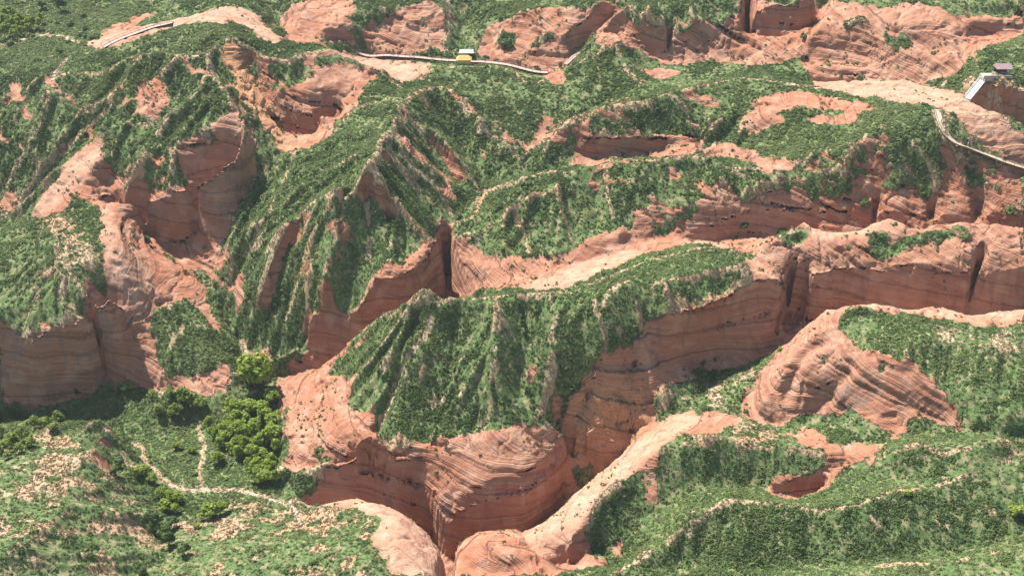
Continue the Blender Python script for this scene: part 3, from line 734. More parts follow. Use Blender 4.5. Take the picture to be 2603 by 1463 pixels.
valley = np.clip(blur(((H < 9) & (YY > 228) & (XX < -40)).astype(float), 4), 0, 1)
HD = H + hillm * (2.6 * rib1 + 0.9 * rib2) * 1.0 + (1 - rockf) * (0.28 * fbm(XX, YY, 91, 3.5, 3) + .5 * fbm(XX, YY, 95, 16.0, 2)) * (1 - .7 * valley)
HD = HD + rockf * (1 - steep) * (0.5 * fbm(XX, YY, 131, 6.0, 4) - .7 * np.exp(-(fbm(XX, YY, 137, 11.0, 3) / .045) ** 2))
HD = HD + palef * rockf * .55 * np.abs(fbm(XX, YY, 139, 4.0, 3))
HD = HD - pathf * .12
# sharp convex edges dry out and lose their cover
cu = blur(HD, 1) - blur(HD, 4, 1)
crestf = blur(sstep(.34, .8, cu), 1)
ribtop = -rib1 * 0.6 - rib2 * .4

rib1top = np.exp(-(S1 / .28) ** 2) * slopef; rib2top = np.exp(-(S2 / .33) ** 2) * slopef
# ------------------------------------------------------------------ the land as a mesh: finer rows where it is steep
NCI, NRI = 1180, 960
ai = np.linspace(-0.60, 0.60, NCI)
acol = np.concatenate([[-2.2, -1.5, -1.0, -.78, -.66], ai, [.66, .78, 1.0, 1.5, 2.2]])
NC = len(acol)
yf = np.arange(152.0, 520.0, 0.4)
xf = acol[:, None] * yf[None]
zf = sample(HD, xf, np.broadcast_to(yf, xf.shape))
dz = np.diff(zf, axis=1)
ds = np.sqrt(0.4 ** 2 + 1.3 * dz ** 2) / (0.5 * (yf[1:] + yf[:-1]))
ds *= np.where(yf[1:] > 455, 0.25, 1.0) * np.where(yf[1:] < 163, 0.4, 1.0)
cs = np.concatenate([np.zeros((NC, 1)), np.cumsum(ds, 1)], 1)
cs /= cs[:, -1:]
P = np.pad(cs, ((9, 9), (0, 0)), mode='edge'); c = np.cumsum(np.vstack([np.zeros((1, P.shape[1])), P]), 0)
cs = (c[19:] - c[:-19]) / 19
tr = np.linspace(0, 1, NRI)
ymid = np.empty((NC, NRI))
for i in range(NC): ymid[i] = np.interp(tr, cs[i], yf)
ynear = np.array([60.0, 110.0, 140.0]); yfar = np.array([560., 640., 800., 1100., 1700., 3000.])
VY = np.concatenate([np.broadcast_to(ynear, (NC, 3)), ymid, np.broadcast_to(yfar, (NC, 6))], 1)
NR = VY.shape[1]
VX = acol[:, None] * VY
VZ = sample(HD, VX, VY)
far = sstep(480, 700, VY) + sstep(280, 420, np.abs(VX))
VZ = VZ + np.clip(far, 0, 1) * 14 * fbm(VX, VY, 141, 90.0, 4)
V = np.stack([VX, VY, VZ], -1)
def normals(V):
    a = np.gradient(V, axis=0); b = np.gradient(V, axis=1)
    n = np.cross(a, b); n /= np.linalg.norm(n, axis=-1, keepdims=True) + 1e-9
    n[n[..., 2] < 0] *= -1
    return n
Nn = normals(V)
inside = (VX > GX0) & (VX < GX1) & (VY < GY1) & (VY > GY0)
vr = sample(rockf, VX, VY) * inside; vp = sample(palef, VX, VY) * inside
# bedding of the sandstone: stacked sets of sheets, each set with a dip of its own, that stand out and weather back
base_bed = VZ + 0.17 * VX - 0.15 * VY + 3.4 * fbm(VX, VY, 151, 42.0, 3)
SETH = 5.5
kset = np.floor(base_bed / SETH).astype(int)
krng = np.random.default_rng(12)
dipx = krng.normal(0, .16, 512)[kset & 511]; dipy = krng.normal(0, .10, 512)[kset & 511]
bed = base_bed + dipx * (VX + 9 * fbm(VX, VY, 157, 30, 2)) + dipy * VY + kset * 3.7 + 0.45 * fbm(VX, VY, 155, 8.0, 3)
def wob(s, seed, a):
    k = np.random.default_rng(seed).random(1024); i = np.floor(s).astype(int); f = s - i; f = f * f * (3 - 2 * f)
    return s + a * (k[i & 1023] * (1 - f) + k[(i + 1) & 1023] * f)
def ledges(s, seed, jw=.12):
    k = np.random.default_rng(seed).random(4096)
    i = np.floor(s).astype(int); f = s - i
    a = k[i & 4095]; b = k[(i + 1) & 4095]
    bulge = a * (1 - sstep(.5, 1.0, f)) + b * sstep(.5, 1.0, f)
    joint = np.exp(-((f - .5) / jw) ** 2)
    return bulge - 1.0 * joint * np.clip(k[(i + 77) & 4095] * 1.6 - .5, 0, 1)
steepv = 1 - Nn[..., 2]
amp = vr * (0.34 + 0.5 * sstep(0.04, 0.35, steepv)) * (1 - 0.72 * vp) * (1 - .68 * sstep(.5, .85, steepv))
zone = sstep(-.25, .35, fbm(VX, VY, 171, 22.0, 3)); zone2 = sstep(-.2, .4, fbm(VX, VY, 173, 13.0, 3))
bw = wob(bed / 2.3, 8, .9)
setj = base_bed / SETH - kset
hf = 1 - sstep(.42, .70, steepv)
disp = amp * (0.42 * hf * (ledges(bw * 2.9, 4, .16) * (.15 + .85 * zone)) + 0.55 * (.25 + .75 * hf) * ledges(bw * 1.45, 5, .2) * (.25 + .75 * zone2) + 0.75 * (.35 + .65 * hf) * ledges(wob(bed / 5.0, 9, .8), 6, .12) - .6 - .6 * hf * zone2 * np.exp(-((setj - .04) / .05) ** 2))
# upright joints
jn = np.exp(-(fbm(VX + .25 * VZ, VY, 176, 7.5, 2) / .035) ** 2) + .7 * np.exp(-(fbm(VX - .2 * VZ, VY, 177, 17.0, 2) / .022) ** 2)
disp = disp - vr * .38 * (.25 + .75 * hf) * jn * sstep(-.3, .3, fbm(VX, VY, 178, 25.0, 2)) * (1 - .6 * vp)
disp = disp + vr * (.05 + .11 * hf) * fbm(VX, VY + VZ, 179, 1.6, 2)
dscale = np.clip(VY / 260.0, .9, 1.6)
V = V + Nn * (disp * dscale)[..., None]
Nn = normals(V)
VZ = V[..., 2]

# cover: how much green, how much dry tan soil
n1 = fbm(VX, VY, 181, 3.2, 3); n2 = fbm(VX, VY, 191, 12.0, 3); n3 = fbm(VX, VY, 195, 1.4, 2)
rt = sample(ribtop, VX, VY); so = sample(soilf, VX, VY) * inside; gr = sample(grassf, VX, VY) * inside; pth = sample(pathf, VX, VY)
crest = np.maximum(sample(crestf, VX, VY), np.exp(-(sample(spine_d, VX + .5 * n1, VY + .5 * n3) / (.55 + .0016 * VY)) ** 2)); och = sample(ochref, VX, VY) * inside
# light and shade put into cover colour: pale grass sunward, dark scrub away
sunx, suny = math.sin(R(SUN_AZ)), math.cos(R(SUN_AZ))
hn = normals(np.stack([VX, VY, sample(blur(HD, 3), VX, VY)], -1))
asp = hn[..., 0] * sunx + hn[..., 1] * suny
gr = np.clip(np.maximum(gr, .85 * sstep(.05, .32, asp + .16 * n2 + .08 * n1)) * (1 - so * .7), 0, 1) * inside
dry = sstep(.48, .80, crest * (.98 + .7 * n1 + .45 * n2 + .3 * n3)) * (1 - .25 * gr)
r2 = sample(rib2top, VX, VY); r1 = sample(rib1top, VX, VY)
# thin bare spines along the ribs and between the bushes
dry = np.maximum(dry, sstep(.66, .96, .62 * r1 + .42 * r2 + .38 * n1 + .32 * n2 + .2 * n3) * (1 - .7 * gr))
dry = np.maximum(dry, so * .8 * sstep(-.25, .22, n1 * .9 + n3 * .25 + .45 * n2))
# rows of young planting pits on the right-hand hilltop
px_ = (VX + .12 * VY + .5 * n2) / 2.5; py_ = (VY - .1 * VX + .5 * n1) / 3.2
pit = np.exp(-(((px_ - np.round(px_)) * 2.5) ** 2 + ((py_ - np.round(py_)) * 3.2) ** 2) / .42 ** 2) * sample(plant, VX, VY) * (n3 > -.35)
dry = np.maximum(dry, np.clip(pit * 1.3, 0, 1))
dry = np.maximum(dry, pth * .8)
dry = dry * (1 - vr)
green = np.clip((1 - dry) * (1 - vr), 0, 1) * (1 - pth)

def col4(name, me, a, b, c, d=None):
    at = me.color_attributes.new(name, 'FLOAT_COLOR', 'POINT')
    arr = np.ones((a.size, 4), np.float32)
    arr[:, 0] = a.ravel(); arr[:, 1] = b.ravel(); arr[:, 2] = c.ravel()
    if d is not None: arr[:, 3] = d.ravel()
    at.data.foreach_set('color', arr.ravel())
# ------------------------------------------------------------------ materials
class NT:
    def __init__(self, name, rough=0.9):
        self.m = bpy.data.materials.new(name); self.m.use_nodes = True
        self.t = self.m.node_tree; self.b = self.t.nodes['Principled BSDF']
        self.b.inputs['Roughness'].default_value = rough
        self.b.inputs['Specular IOR Level'].default_value = 0.15
    def n(self, kind, **kw):
        k = self.t.nodes.new('ShaderNode' + kind)
        for a, v in kw.items(): setattr(k, a, v)
        return k
    def put(self, sock, val):
        if isinstance(val, bpy.types.NodeSocket): self.t.links.new(val, sock)
        elif isinstance(val, (tuple, list)) and len(val) == 3 and sock.type == 'RGBA': sock.default_value = (*val, 1)
        else: sock.default_value = val
    def math(self, op, a, b=0.0, c=0.0, clamp=False):
        k = self.n('Math', operation=op); k.use_clamp = clamp
        self.put(k.inputs[0], a); self.put(k.inputs[1], b); self.put(k.inputs[2], c)
        return k.outputs[0]
    def mix(self, f, a, b, blend='MIX'):
        k = self.n('Mix', data_type='RGBA', blend_type=blend)
        self.put(k.inputs[0], f); self.put(k.inputs[6], a); self.put(k.inputs[7], b)
        return k.outputs[2]
    def attr(self, name):
        k = self.n('Attribute'); k.attribute_name = name
        return k
    def noise(self, scale, detail=3.0, vec=None, dim='3D', w=None, rough=.55):
        k = self.n('TexNoise', noise_dimensions=dim)
        k.inputs['Scale'].default_value = scale; k.inputs['Detail'].default_value = detail; k.inputs['Roughness'].default_value = rough
        if vec is not None: self.t.links.new(vec, k.inputs['Vector'])
        if w is not None: self.t.links.new(w, k.inputs['W'])
        return k.outputs['Fac']
    def ramp(self, f, a, b, c0=0.0, c1=1.0):
        k = self.n('MapRange'); k.interpolation_type = 'SMOOTHSTEP'
        self.put(k.inputs[0], f); k.inputs[1].default_value = a; k.inputs[2].default_value = b; k.inputs[3].default_value = c0; k.inputs[4].default_value = c1
        return k.outputs[0]
    def base(self, c): self.put(self.b.inputs['Base Color'], c)
    def bump(self, h, strength=1.0, dist=0.2, prev=None):
        k = self.n('Bump'); k.inputs['Strength'].default_value = strength; k.inputs['Distance'].default_value = dist
        self.put(k.inputs['Height'], h)
        if prev is not None: self.t.links.new(prev, k.inputs['Normal'])
        return k.outputs['Normal']
    def normal(self, n): self.t.links.new(n, self.b.inputs['Normal'])

def land_material():
    t = NT('land', 0.95)
    cov = t.n('SeparateColor'); t.t.links.new(t.attr('cover').outputs['Color'], cov.inputs[0])
    ton = t.n('SeparateColor'); t.t.links.new(t.attr('tone').outputs['Color'], ton.inputs[0])
    green, rock, dry = cov.outputs
    pale, grass, wash = ton.outputs
    bedv = t.attr('bed').outputs['Fac']
    geo = t.n('NewGeometry'); pos = geo.outputs['Position']
    mp = t.n('Mapping'); mp.inputs['Scale'].default_value = (1, 1, .12); t.t.links.new(pos, mp.inputs['Vector'])
    big = t.noise(.03, 2, pos); mid = t.noise(.22, 3, pos); fine = t.noise(1.6, 3, pos); grain = t.noise(6.0, 1, pos)
    streak = t.noise(.55, 2, mp.outputs[0])
    band = t.noise(.62, 3, None, '1D', bedv, .65); band2 = t.noise(2.6, 2, None, '1D', bedv, .6)
    # sandstone
    c = t.mix(t.ramp(band, .32, .68), (.28, .117, .068), (.465, .252, .158))
    c = t.mix(t.ramp(band2, .40, .62, 0, .55), c, (.38, .185, .115))
    c = t.mix(t.ramp(big, .42, .62, 0, .8), c, (.36, .145, .078))
    c = t.mix(t.ramp(mid, .46, .70, 0, .6), c, (.52, .325, .225))
    c = t.mix(t.ramp(band, .60, .74, 0, .35), c, (.24, .105, .07))
    pl = t.mix(t.ramp(mid, .35, .7), (.45, .25, .165), (.52, .335, .235))
    pl = t.mix(t.ramp(fine, .45, .7, 0, .5), pl, (.47, .26, .17))
    c = t.mix(pale, c, pl)
    # grey wash and rain streaks on the walls
    gw = t.math('MULTIPLY', t.ramp(streak, .45, .68), wash)
    c = t.mix(t.math('MULTIPLY', gw, .8), c, (.30, .235, .20))
    c = t.mix(t.ramp(streak, .52, .70, 0, .5), c, (.21, .105, .078))
    rockc = t.mix(t.ramp(grain, .3, .75, 0, .3), c, (.30, .15, .10))
    och = t.attr('ochre').outputs['Fac']
    rockc = t.mix(t.math('MULTIPLY', och, .7), rockc, t.mix(t.ramp(fine, .35, .65), (.40, .19, .085), (.52, .30, .155)))
    # soil
    sc = t.mix(t.ramp(mid, .35, .68), (.35, .26, .155), (.46, .36, .24))
    sc = t.mix(t.ramp(fine, .42, .66, 0, .75), sc, (.26, .18, .10))
    sc = t.mix(t.ramp(big, .48, .6, 0, .45), sc, (.46, .24, .14))
    # ground under the scrub
    g = t.mix(t.ramp(fine, .35, .68), (.055, .098, .032), (.135, .178, .064))
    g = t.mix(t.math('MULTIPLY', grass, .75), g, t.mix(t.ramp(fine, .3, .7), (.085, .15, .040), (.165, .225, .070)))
    g = t.mix(t.ramp(t.noise(.5, 2, pos), .48, .66, 0, .75), g, (.27, .225, .125))
    edge = t.math('ADD', rock, t.math('MULTIPLY', t.math('SUBTRACT', fine, .5), .9))
    rk = t.ramp(edge, .36, .62)
    dd = t.ramp(t.math('ADD', dry, t.math('MULTIPLY', t.math('SUBTRACT', fine, .5), .55)), .36, .64)
    c = t.mix(dd, g, sc)
    c = t.mix(rk, c, rockc)
    t.base(c)
    # relief: bedding joints, blocks, grit
    rough_r = t.math('SUBTRACT', 1.0, t.math('MULTIPLY', pale, .75))
    hb = t.math('ADD', t.math('MULTIPLY', band, 1.1), t.math('MULTIPLY', band2, .45))
    hr = t.math('MULTIPLY', t.math('MULTIPLY', hb, rough_r), rk)
    h2 = t.math('ADD', t.math('MULTIPLY', fine, .28), t.math('MULTIPLY', grain, .10))
    t.normal(t.bump(t.math('ADD', hr, h2), .75, .9))
    return t.m
LAND = land_material()

def leaf_material(name, dark, light, tip, rough=.6):
    t = NT(name, rough)
    oi = t.n('ObjectInfo')
    geo = t.n('NewGeometry')
    rnd = t.n('Attribute'); rnd.attribute_name = 'leaf'
    c = t.mix(oi.outputs['Random'], dark, light)
    c = t.mix(t.math('MULTIPLY', rnd.outputs['Fac'], .6), c, tip)
    patch = t.noise(.06, 1, geo.outputs['Position'])
    c = t.mix(t.ramp(patch, .42, .64, 0, .55), c, tip)
    t.base(c)
    t.b.inputs['Specular IOR Level'].default_value = .25
    try:
        t.b.inputs['Subsurface Weight'].default_value = 0.0
    except Exception: pass
    # a little light passes through leaves
    tr = t.n('BsdfTranslucent'); t.put(tr.inputs['Color'], c)
    mixs = t.n('MixShader'); mixs.inputs[0].default_value = .38
    t.t.links.new(t.b.outputs[0], mixs.inputs[1]); t.t.links.new(tr.outputs[0], mixs.inputs[2])
    out = [k for k in t.t.nodes if k.type == 'OUTPUT_MATERIAL'][0]
    t.t.links.new(mixs.outputs[0], out.inputs['Surface'])
    return t.m
M_SHRUB = leaf_material('shrub_leaves', (.044, .094, .027), (.10, .160, .044), (.17, .215, .062))
M_GRASS = leaf_material('grass_blades', (.085, .15, .042), (.145, .21, .066), (.20, .235, .085))
M_STRAW = leaf_material('dry_scrub', (.22, .17, .09), (.34, .27, .15), (.12, .14, .05))
M_TREE = leaf_material('poplar_leaves', (.17, .27, .034), (.23, .33, .042), (.33, .37, .065))
M_TREE2 = leaf_material('willow_leaves', (.14, .215, .04), (.19, .265, .055), (.28, .32, .075))
M_TREE3 = leaf_material('dark_leaves', (.065, .125, .036), (.10, .165, .048), (.15, .205, .06))
def plain(name, colr, rough=.8, var=.25, scale=3.0):
    t = NT(name, rough)
    geo = t.n('NewGeometry')
    n = t.noise(scale, 4, geo.outputs['Position'])
    t.base(t.mix(t.ramp(n, .3, .7), tuple(x * (1 - var) for x in colr), tuple(min(1, x * (1 + var)) for x in colr)))
    return t.m
M_BARK = plain('bark', (.16, .12, .085), .9)

# ------------------------------------------------------------------ the land object
def grid_mesh(name, V):
    nc, nr = V.shape[:2]
    me = bpy.data.meshes.new(name)
    me.vertices.add(nc * nr)
    me.vertices.foreach_set('co', V.reshape(-1).astype(np.float32))
    idx = np.arange(nc * nr).reshape(nc, nr)
    f = np.stack([idx[:-1, :-1], idx[1:, :-1], idx[1:, 1:], idx[:-1, 1:]], -1).reshape(-1, 4)
    n = len(f)
    me.loops.add(n * 4); me.polygons.add(n)
    me.loops.foreach_set('vertex_index', f.ravel().astype(np.int32))
    me.polygons.foreach_set('loop_start', np.arange(0, n * 4, 4, dtype=np.int32))
    me.polygons.foreach_set('loop_total', np.full(n, 4, np.int32))
    me.polygons.foreach_set('use_smooth', np.ones(n, bool))
    me.update(calc_edges=True)
    return me
def wash_mask():
    w = np.zeros((NY, NX), bool)
    for p in ([(540,470),(580,400),(610,300),(625,330),(622,380),(600,440),(560,480)],[(300,505),(480,480),(600,430),(610,460),(560,560),(430,560),(300,540)],
              [(0,820),(90,860),(200,815),(300,740),(305,800),(260,900),(0,960)],[(925,1205),(980,1190),(1080,1235),(1000,1225)],
              [(930,1245),(985,1262),(1010,1300),(980,1320),(950,1270)],[(1930,640),(2000,590),(2060,600),(1990,640)],[(2090,1000),(2200,960),(2260,1000),(2200,1060),(2100,1060)]):
        w |= region(p)
    return blur(w.astype(float), 1)
vw = sample(wash_mask(), VX, VY)
me = grid_mesh('terrain', V)
col4('cover', me, green, vr, dry)
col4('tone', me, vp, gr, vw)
oa = me.attributes.new('ochre', 'FLOAT', 'POINT'); oa.data.foreach_set('value', och.ravel().astype(np.float32))
ba = me.attributes.new('bed', 'FLOAT', 'POINT'); ba.data.foreach_set('value', bed.ravel().astype(np.float32))
me.materials.append(LAND)
land = bpy.data.objects.new('terrain', me); COL.objects.link(land)
land['kind'] = 'structure'; land['label'] = 'red sandstone hills and canyons under green scrub'
# ------------------------------------------------------------------ scrub and grass: leaf sprays, set over the land in uncountable numbers
def spray_mesh(name, seed, n, radius, height, leaf, mat, up=0.35, flat=False):
    r = np.random.default_rng(seed)
    vs = []; fs = []; lf = []
    for k in range(n):
        while True:
            p = r.uniform(-1, 1, 3)
            if np.linalg.norm(p) < 1: break
        p = p / (np.linalg.norm(p) + 1e-6) * (np.linalg.norm(p) ** .45)
        lump = 1 + .28 * math.sin(3.1 * math.atan2(p[1], p[0]) + seed) + .15 * math.sin(7 * p[2] + seed)
        c = np.array([p[0] * radius * lump, p[1] * radius * lump, height * (.5 + .5 * p[2])])
        d = p + r.normal(0, .55, 3) + np.array([0, 0, up]); d /= np.linalg.norm(d)
        a = np.cross(d, r.normal(0, 1, 3)); a /= np.linalg.norm(a) + 1e-6; b = np.cross(d, a)
        s = leaf * r.uniform(.6, 1.35)
        i = len(vs)
        vs += [c - a * s * .5 - b * s * .4, c + a * s * .55 - b * s * .25, c + a * s * .4 + b * s * .5, c - a * s * .45 + b * s * .45]
        fs.append((i, i + 1, i + 2, i + 3)); lf += [r.random()] * 4
    me = bpy.data.meshes.new(name)
    me.from_pydata([tuple(v) for v in vs], [], fs)
    at = me.attributes.new('leaf', 'FLOAT', 'POINT'); at.data.foreach_set('value', np.array(lf, np.float32))
    me.materials.append(mat)
    return me
def kit(name, meshes):
    c = bpy.data.collections.new(name)
    for k, m in enumerate(meshes):
        c.objects.link(bpy.data.objects.new(m.name, m))
    return c
K_SHRUB = kit('shrub_kit', [spray_mesh('shrub_leaf_spray', 100 + k, 34, .60, .68, .34, M_SHRUB) for k in range(7)])
K_GRASS = kit('grass_kit', [spray_mesh('grass_tuft', 200 + k, 26, .42, .34, .20, M_GRASS, .9) for k in range(5)])
K_STRAW = kit('straw_kit', [spray_mesh('dry_tuft', 300 + k, 22, .36, .34, .18, M_STRAW, .6) for k in range(4)])

def cell(A): return .25 * (A[:-1, :-1] + A[1:, :-1] + A[1:, 1:] + A[:-1, 1:])
e1 = V[1:, :-1] - V[:-1, :-1]; e2 = V[:-1, 1:] - V[:-1, :-1]
AREA = np.linalg.norm(np.cross(e1, e2), axis=-1)
cY = cell(V[..., 1]); cX = cell(V[..., 0]); cZ = cell(V[..., 2]); cN = cell(Nn[..., 2])
pu, pv = project(cX, cY, cZ)
INVIEW = (pu > -420) & (pu < 3020) & (pv > -120) & (pv < 1620) & (cY < 470)
AREA = np.where(INVIEW, AREA, 0)
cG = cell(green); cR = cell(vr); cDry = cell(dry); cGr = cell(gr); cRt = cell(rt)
def scatter(density, n, r):
    w = (AREA * density).ravel(); w = np.cumsum(w); tot = w[-1]
    i = np.searchsorted(w, r.random(n) * tot)
    ci, ri = np.unravel_index(np.minimum(i, AREA.size - 1), AREA.shape)
    a = r.random(n)[:, None]; b = r.random(n)[:, None]
    p = V[ci, ri] * (1 - a) * (1 - b) + V[ci + 1, ri] * a * (1 - b) + V[ci + 1, ri + 1] * a * b + V[ci, ri + 1] * (1 - a) * b
    return p, ci, ri, tot
def cover_object(name, label, pts, scl, kitc, seed, nvar, tilt):
    r = np.random.default_rng(seed)
    me = bpy.data.meshes.new(name)
    me.vertices.add(len(pts)); me.vertices.foreach_set('co', pts.astype(np.float32).ravel())
    rot = np.zeros((len(pts), 3), np.float32); rot[:, :2] = tilt; rot[:, 2] = r.random(len(pts)) * 6.283
    a = me.attributes.new('rot', 'FLOAT_VECTOR', 'POINT'); a.data.foreach_set('vector', rot.ravel())
    a = me.attributes.new('scl', 'FLOAT_VECTOR', 'POINT'); a.data.foreach_set('vector', scl.astype(np.float32).ravel())
    a = me.attributes.new('pick', 'INT', 'POINT'); a.data.foreach_set('value', r.integers(0, nvar, len(pts)).astype(np.int32))
    o = bpy.data.objects.new(name, me); COL.objects.link(o)
    ng = bpy.data.node_groups.new(name, 'GeometryNodeTree')
    ng.interface.new_socket('Geometry', in_out='INPUT', socket_type='NodeSocketGeometry')
    ng.interface.new_socket('Geometry', in_out='OUTPUT', socket_type='NodeSocketGeometry')
    gi = ng.nodes.new('NodeGroupInput'); go = ng.nodes.new('NodeGroupOutput')
    ip = ng.nodes.new('GeometryNodeInstanceOnPoints'); ci = ng.nodes.new('GeometryNodeCollectionInfo')
    ci.inputs['Collection'].default_value = kitc; ci.inputs['Separate Children'].default_value = True; ci.inputs['Reset Children'].default_value = True
    def nat(nm, ty):
        k = ng.nodes.new('GeometryNodeInputNamedAttribute'); k.data_type = ty; k.inputs['Name'].default_value = nm
        return k.outputs['Attribute']
    ng.links.new(gi.outputs[0], ip.inputs['Points']); ng.links.new(ci.outputs[0], ip.inputs['Instance'])
    ip.inputs['Pick Instance'].default_value = True
    ng.links.new(nat('pick', 'INT'), ip.inputs['Instance Index'])
    er = ng.nodes.new('FunctionNodeEulerToRotation'); ng.links.new(nat('rot', 'FLOAT_VECTOR'), er.inputs[0]); ng.links.new(er.outputs[0], ip.inputs['Rotation'])
    ng.links.new(nat('scl', 'FLOAT_VECTOR'), ip.inputs['Scale'])
    ng.links.new(ip.outputs[0], go.inputs[0])
    md = o.modifiers.new('cover', 'NODES'); md.node_group = ng
    o['kind'] = 'stuff'; o['label'] = label; o['category'] = 'plants'
    return o
def spread(name, label, density, n, kitc, nvar, seed, smin, smax, hbig=None):
    r = np.random.default_rng(seed)
    p, ci, ri, tot = scatter(density, n, r)
    s = smin + (smax - smin) * r.random(n) ** 1.6
    s *= np.clip(p[:, 1] / 300.0, .85, 1.12)
    s = np.where(r.random(n) < .035, s * 1.8, s)
    if hbig is not None: s *= hbig[ci, ri]
    nn = Nn[ci, ri]
    p = p - nn * (.08 * s)[:, None]
    tilt = np.stack([-nn[:, 1] * .5, nn[:, 0] * .5], -1) + r.normal(0, .12, (n, 2))
    scl = np.stack([s, s, s * r.uniform(.7, 1.15, n)], -1)
    return cover_object(name, label, p, scl, kitc, seed, nvar, tilt)
persp = (260.0 / np.maximum(cY, 150)) ** .75
nsh = cell(n2)
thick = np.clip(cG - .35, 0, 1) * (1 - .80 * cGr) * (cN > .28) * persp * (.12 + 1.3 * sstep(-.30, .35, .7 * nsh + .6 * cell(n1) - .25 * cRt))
thick = thick + .07 * cR * (cN > .62) * persp * sstep(.12, .5, cell(n1) + .6 * nsh) * (1 - .5 * cell(vp))
spread('shrub_cover', 'dark green scrub that covers the hill slopes', thick, 150000, K_SHRUB, 7, 401, .30, .82, 1.0 - .28 * np.clip(cRt, -1, 1))
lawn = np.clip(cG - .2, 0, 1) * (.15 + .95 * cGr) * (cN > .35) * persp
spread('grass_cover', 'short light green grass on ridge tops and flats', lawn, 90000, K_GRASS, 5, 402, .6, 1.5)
thin = 1
scr = np.clip(cDry, 0, 1) * (cN > .4) * persp * .7 + .02 * cR * (cN > .6) * sstep(.2, .5, cell(n2) + .5 * cell(n1))
spread('dry_scrub_cover', 'dry straw tufts on bare tan soil', scr, 26000, K_STRAW, 4, 403, .5, 1.3)

# ------------------------------------------------------------------ summer air
def haze_box():
    bm = bmesh.new(); bmesh.ops.create_cube(bm, size=1.0)
    me = bpy.data.meshes.new('haze'); bm.to_mesh(me); bm.free()
    o = bpy.data.objects.new('haze', me); COL.objects.link(o)
    x0, x1 = -7000.0, 7000.0; y0, y1 = -400.0, 3400.0; z0, z1 = float(VZ.min()) - 1.5, max(CAM_H, float(VZ.max())) + 3.0
    o.scale = (x1 - x0, y1 - y0, z1 - z0); o.location = ((x0 + x1) / 2, (y0 + y1) / 2, (z0 + z1) / 2)
    m = bpy.data.materials.new('haze'); m.use_nodes = True; nt = m.node_tree; nt.nodes.clear()
    out = nt.nodes.new('ShaderNodeOutputMaterial'); pv = nt.nodes.new('ShaderNodeVolumePrincipled')
    pv.inputs['Color'].default_value = (.86, .90, .97, 1); pv.inputs['Density'].default_value = HAZE; pv.inputs['Anisotropy'].default_value = .2
    nt.links.new(pv.outputs[0], out.inputs['Volume'])
    m.cycles.homogeneous_volume = True
    me.materials.append(m)
    o['kind'] = 'stuff'; o['label'] = 'thin pale summer haze over the canyons'
HAZE = 0.00009
if HAZE: haze_box()
# ------------------------------------------------------------------ placing things on the land
LAND_MESH = land.data
bpy.context.view_layer.update()
def ground(x, y):
    ok, p, n, i = land.ray_cast((float(x), float(y), 400.0), (0, 0, -1))
    return p.z if ok else float(sample(HD, x, y))
def link(o, parent=None):
    COL.objects.link(o)
    if parent is not None: o.parent = parent
    return o
def empty(name, loc, label, cat, group=None, rz=0.0):
    o = bpy.data.objects.new(name, None); o.location = loc; o.rotation_euler = (0, 0, rz); o.empty_display_size = .3
    o['label'] = label; o['category'] = cat
    if group: o['group'] = group
    return link(o)
def mesh_of(bm, name, mat, smooth=False):
    me = bpy.data.meshes.new(name); bm.normal_update(); bm.to_mesh(me); bm.free()
    for m in (mat if isinstance(mat, (list, tuple)) else [mat]): me.materials.append(m)
    if smooth: me.polygons.foreach_set('use_smooth', np.ones(len(me.polygons), bool))
    return me
def part(bm, name, mat, parent, smooth=False, kind=None):
    o = bpy.data.objects.new(name, mesh_of(bm, name, mat, smooth)); link(o, parent)
    if kind: o['kind'] = kind
    return o
def box(bm, c, s, rz=0.0):
    r = bmesh.ops.create_cube(bm, size=1.0, matrix=Matrix.Translation(c) @ Matrix.Rotation(rz, 4, 'Z') @ Matrix.Diagonal((*s, 1)))
    return r['verts']
def tube(bm, a, b, r0, r1=None, n=6):
    a = Vector(a); b = Vector(b); r1 = r0 if r1 is None else r1
    d = (b - a); L_ = d.length
    if L_ < 1e-6: return
    m = Matrix.Translation((a + b) / 2) @ d.to_track_quat('Z', 'Y').to_matrix().to_4x4()
    bmesh.ops.create_cone(bm, cap_ends=True, segments=n, radius1=r0, radius2=r1, depth=L_, matrix=m)

# ------------------------------------------------------------------ paths and the dry wash
M_PATH = plain('trodden_earth', (.37, .275, .175), .95, .25, 1.5)
M_WASH = plain('pale_wash_sand', (.43, .34, .26), .95, .2, 1.2)
M_ORANGE = plain('orange_earth', (.50, .27, .14), .95, .25, 1.5)
def ribbon(name, label, q, w, mat, lift=.07):
    q = np.asarray(q); t = np.gradient(q, axis=0); t /= np.linalg.norm(t, axis=1, keepdims=True) + 1e-9
    nrm = np.stack([-t[:, 1], t[:, 0]], -1)
    r = np.random.default_rng(len(q))
    vs = []; fs = []; M = 5
    wob_ = np.convolve(r.normal(0, 1, len(q) + 8), np.ones(9) / 9, 'valid')[:len(q)]
    for i in range(len(q)):
        ww = w * (1 + .35 * wob_[i])
        for k in range(M):
            p = q[i] + nrm[i] * ww * (k / (M - 1) - .5)
            edge = 0.0 if k in (0, M - 1) else lift
            vs.append((p[0], p[1], ground(p[0], p[1]) + edge - (.05 if edge == 0 else 0)))
    for i in range(len(q) - 1):
        for k in range(M - 1):
            a = i * M + k; fs.append((a, a + 1, a + M + 1, a + M))
    me = bpy.data.meshes.new(name); me.from_pydata(vs, [], fs); me.materials.append(mat)
    me.polygons.foreach_set('use_smooth', np.ones(len(me.polygons), bool))
    o = bpy.data.objects.new(name, me); o['kind'] = 'structure'; o['label'] = label
    return link(o)
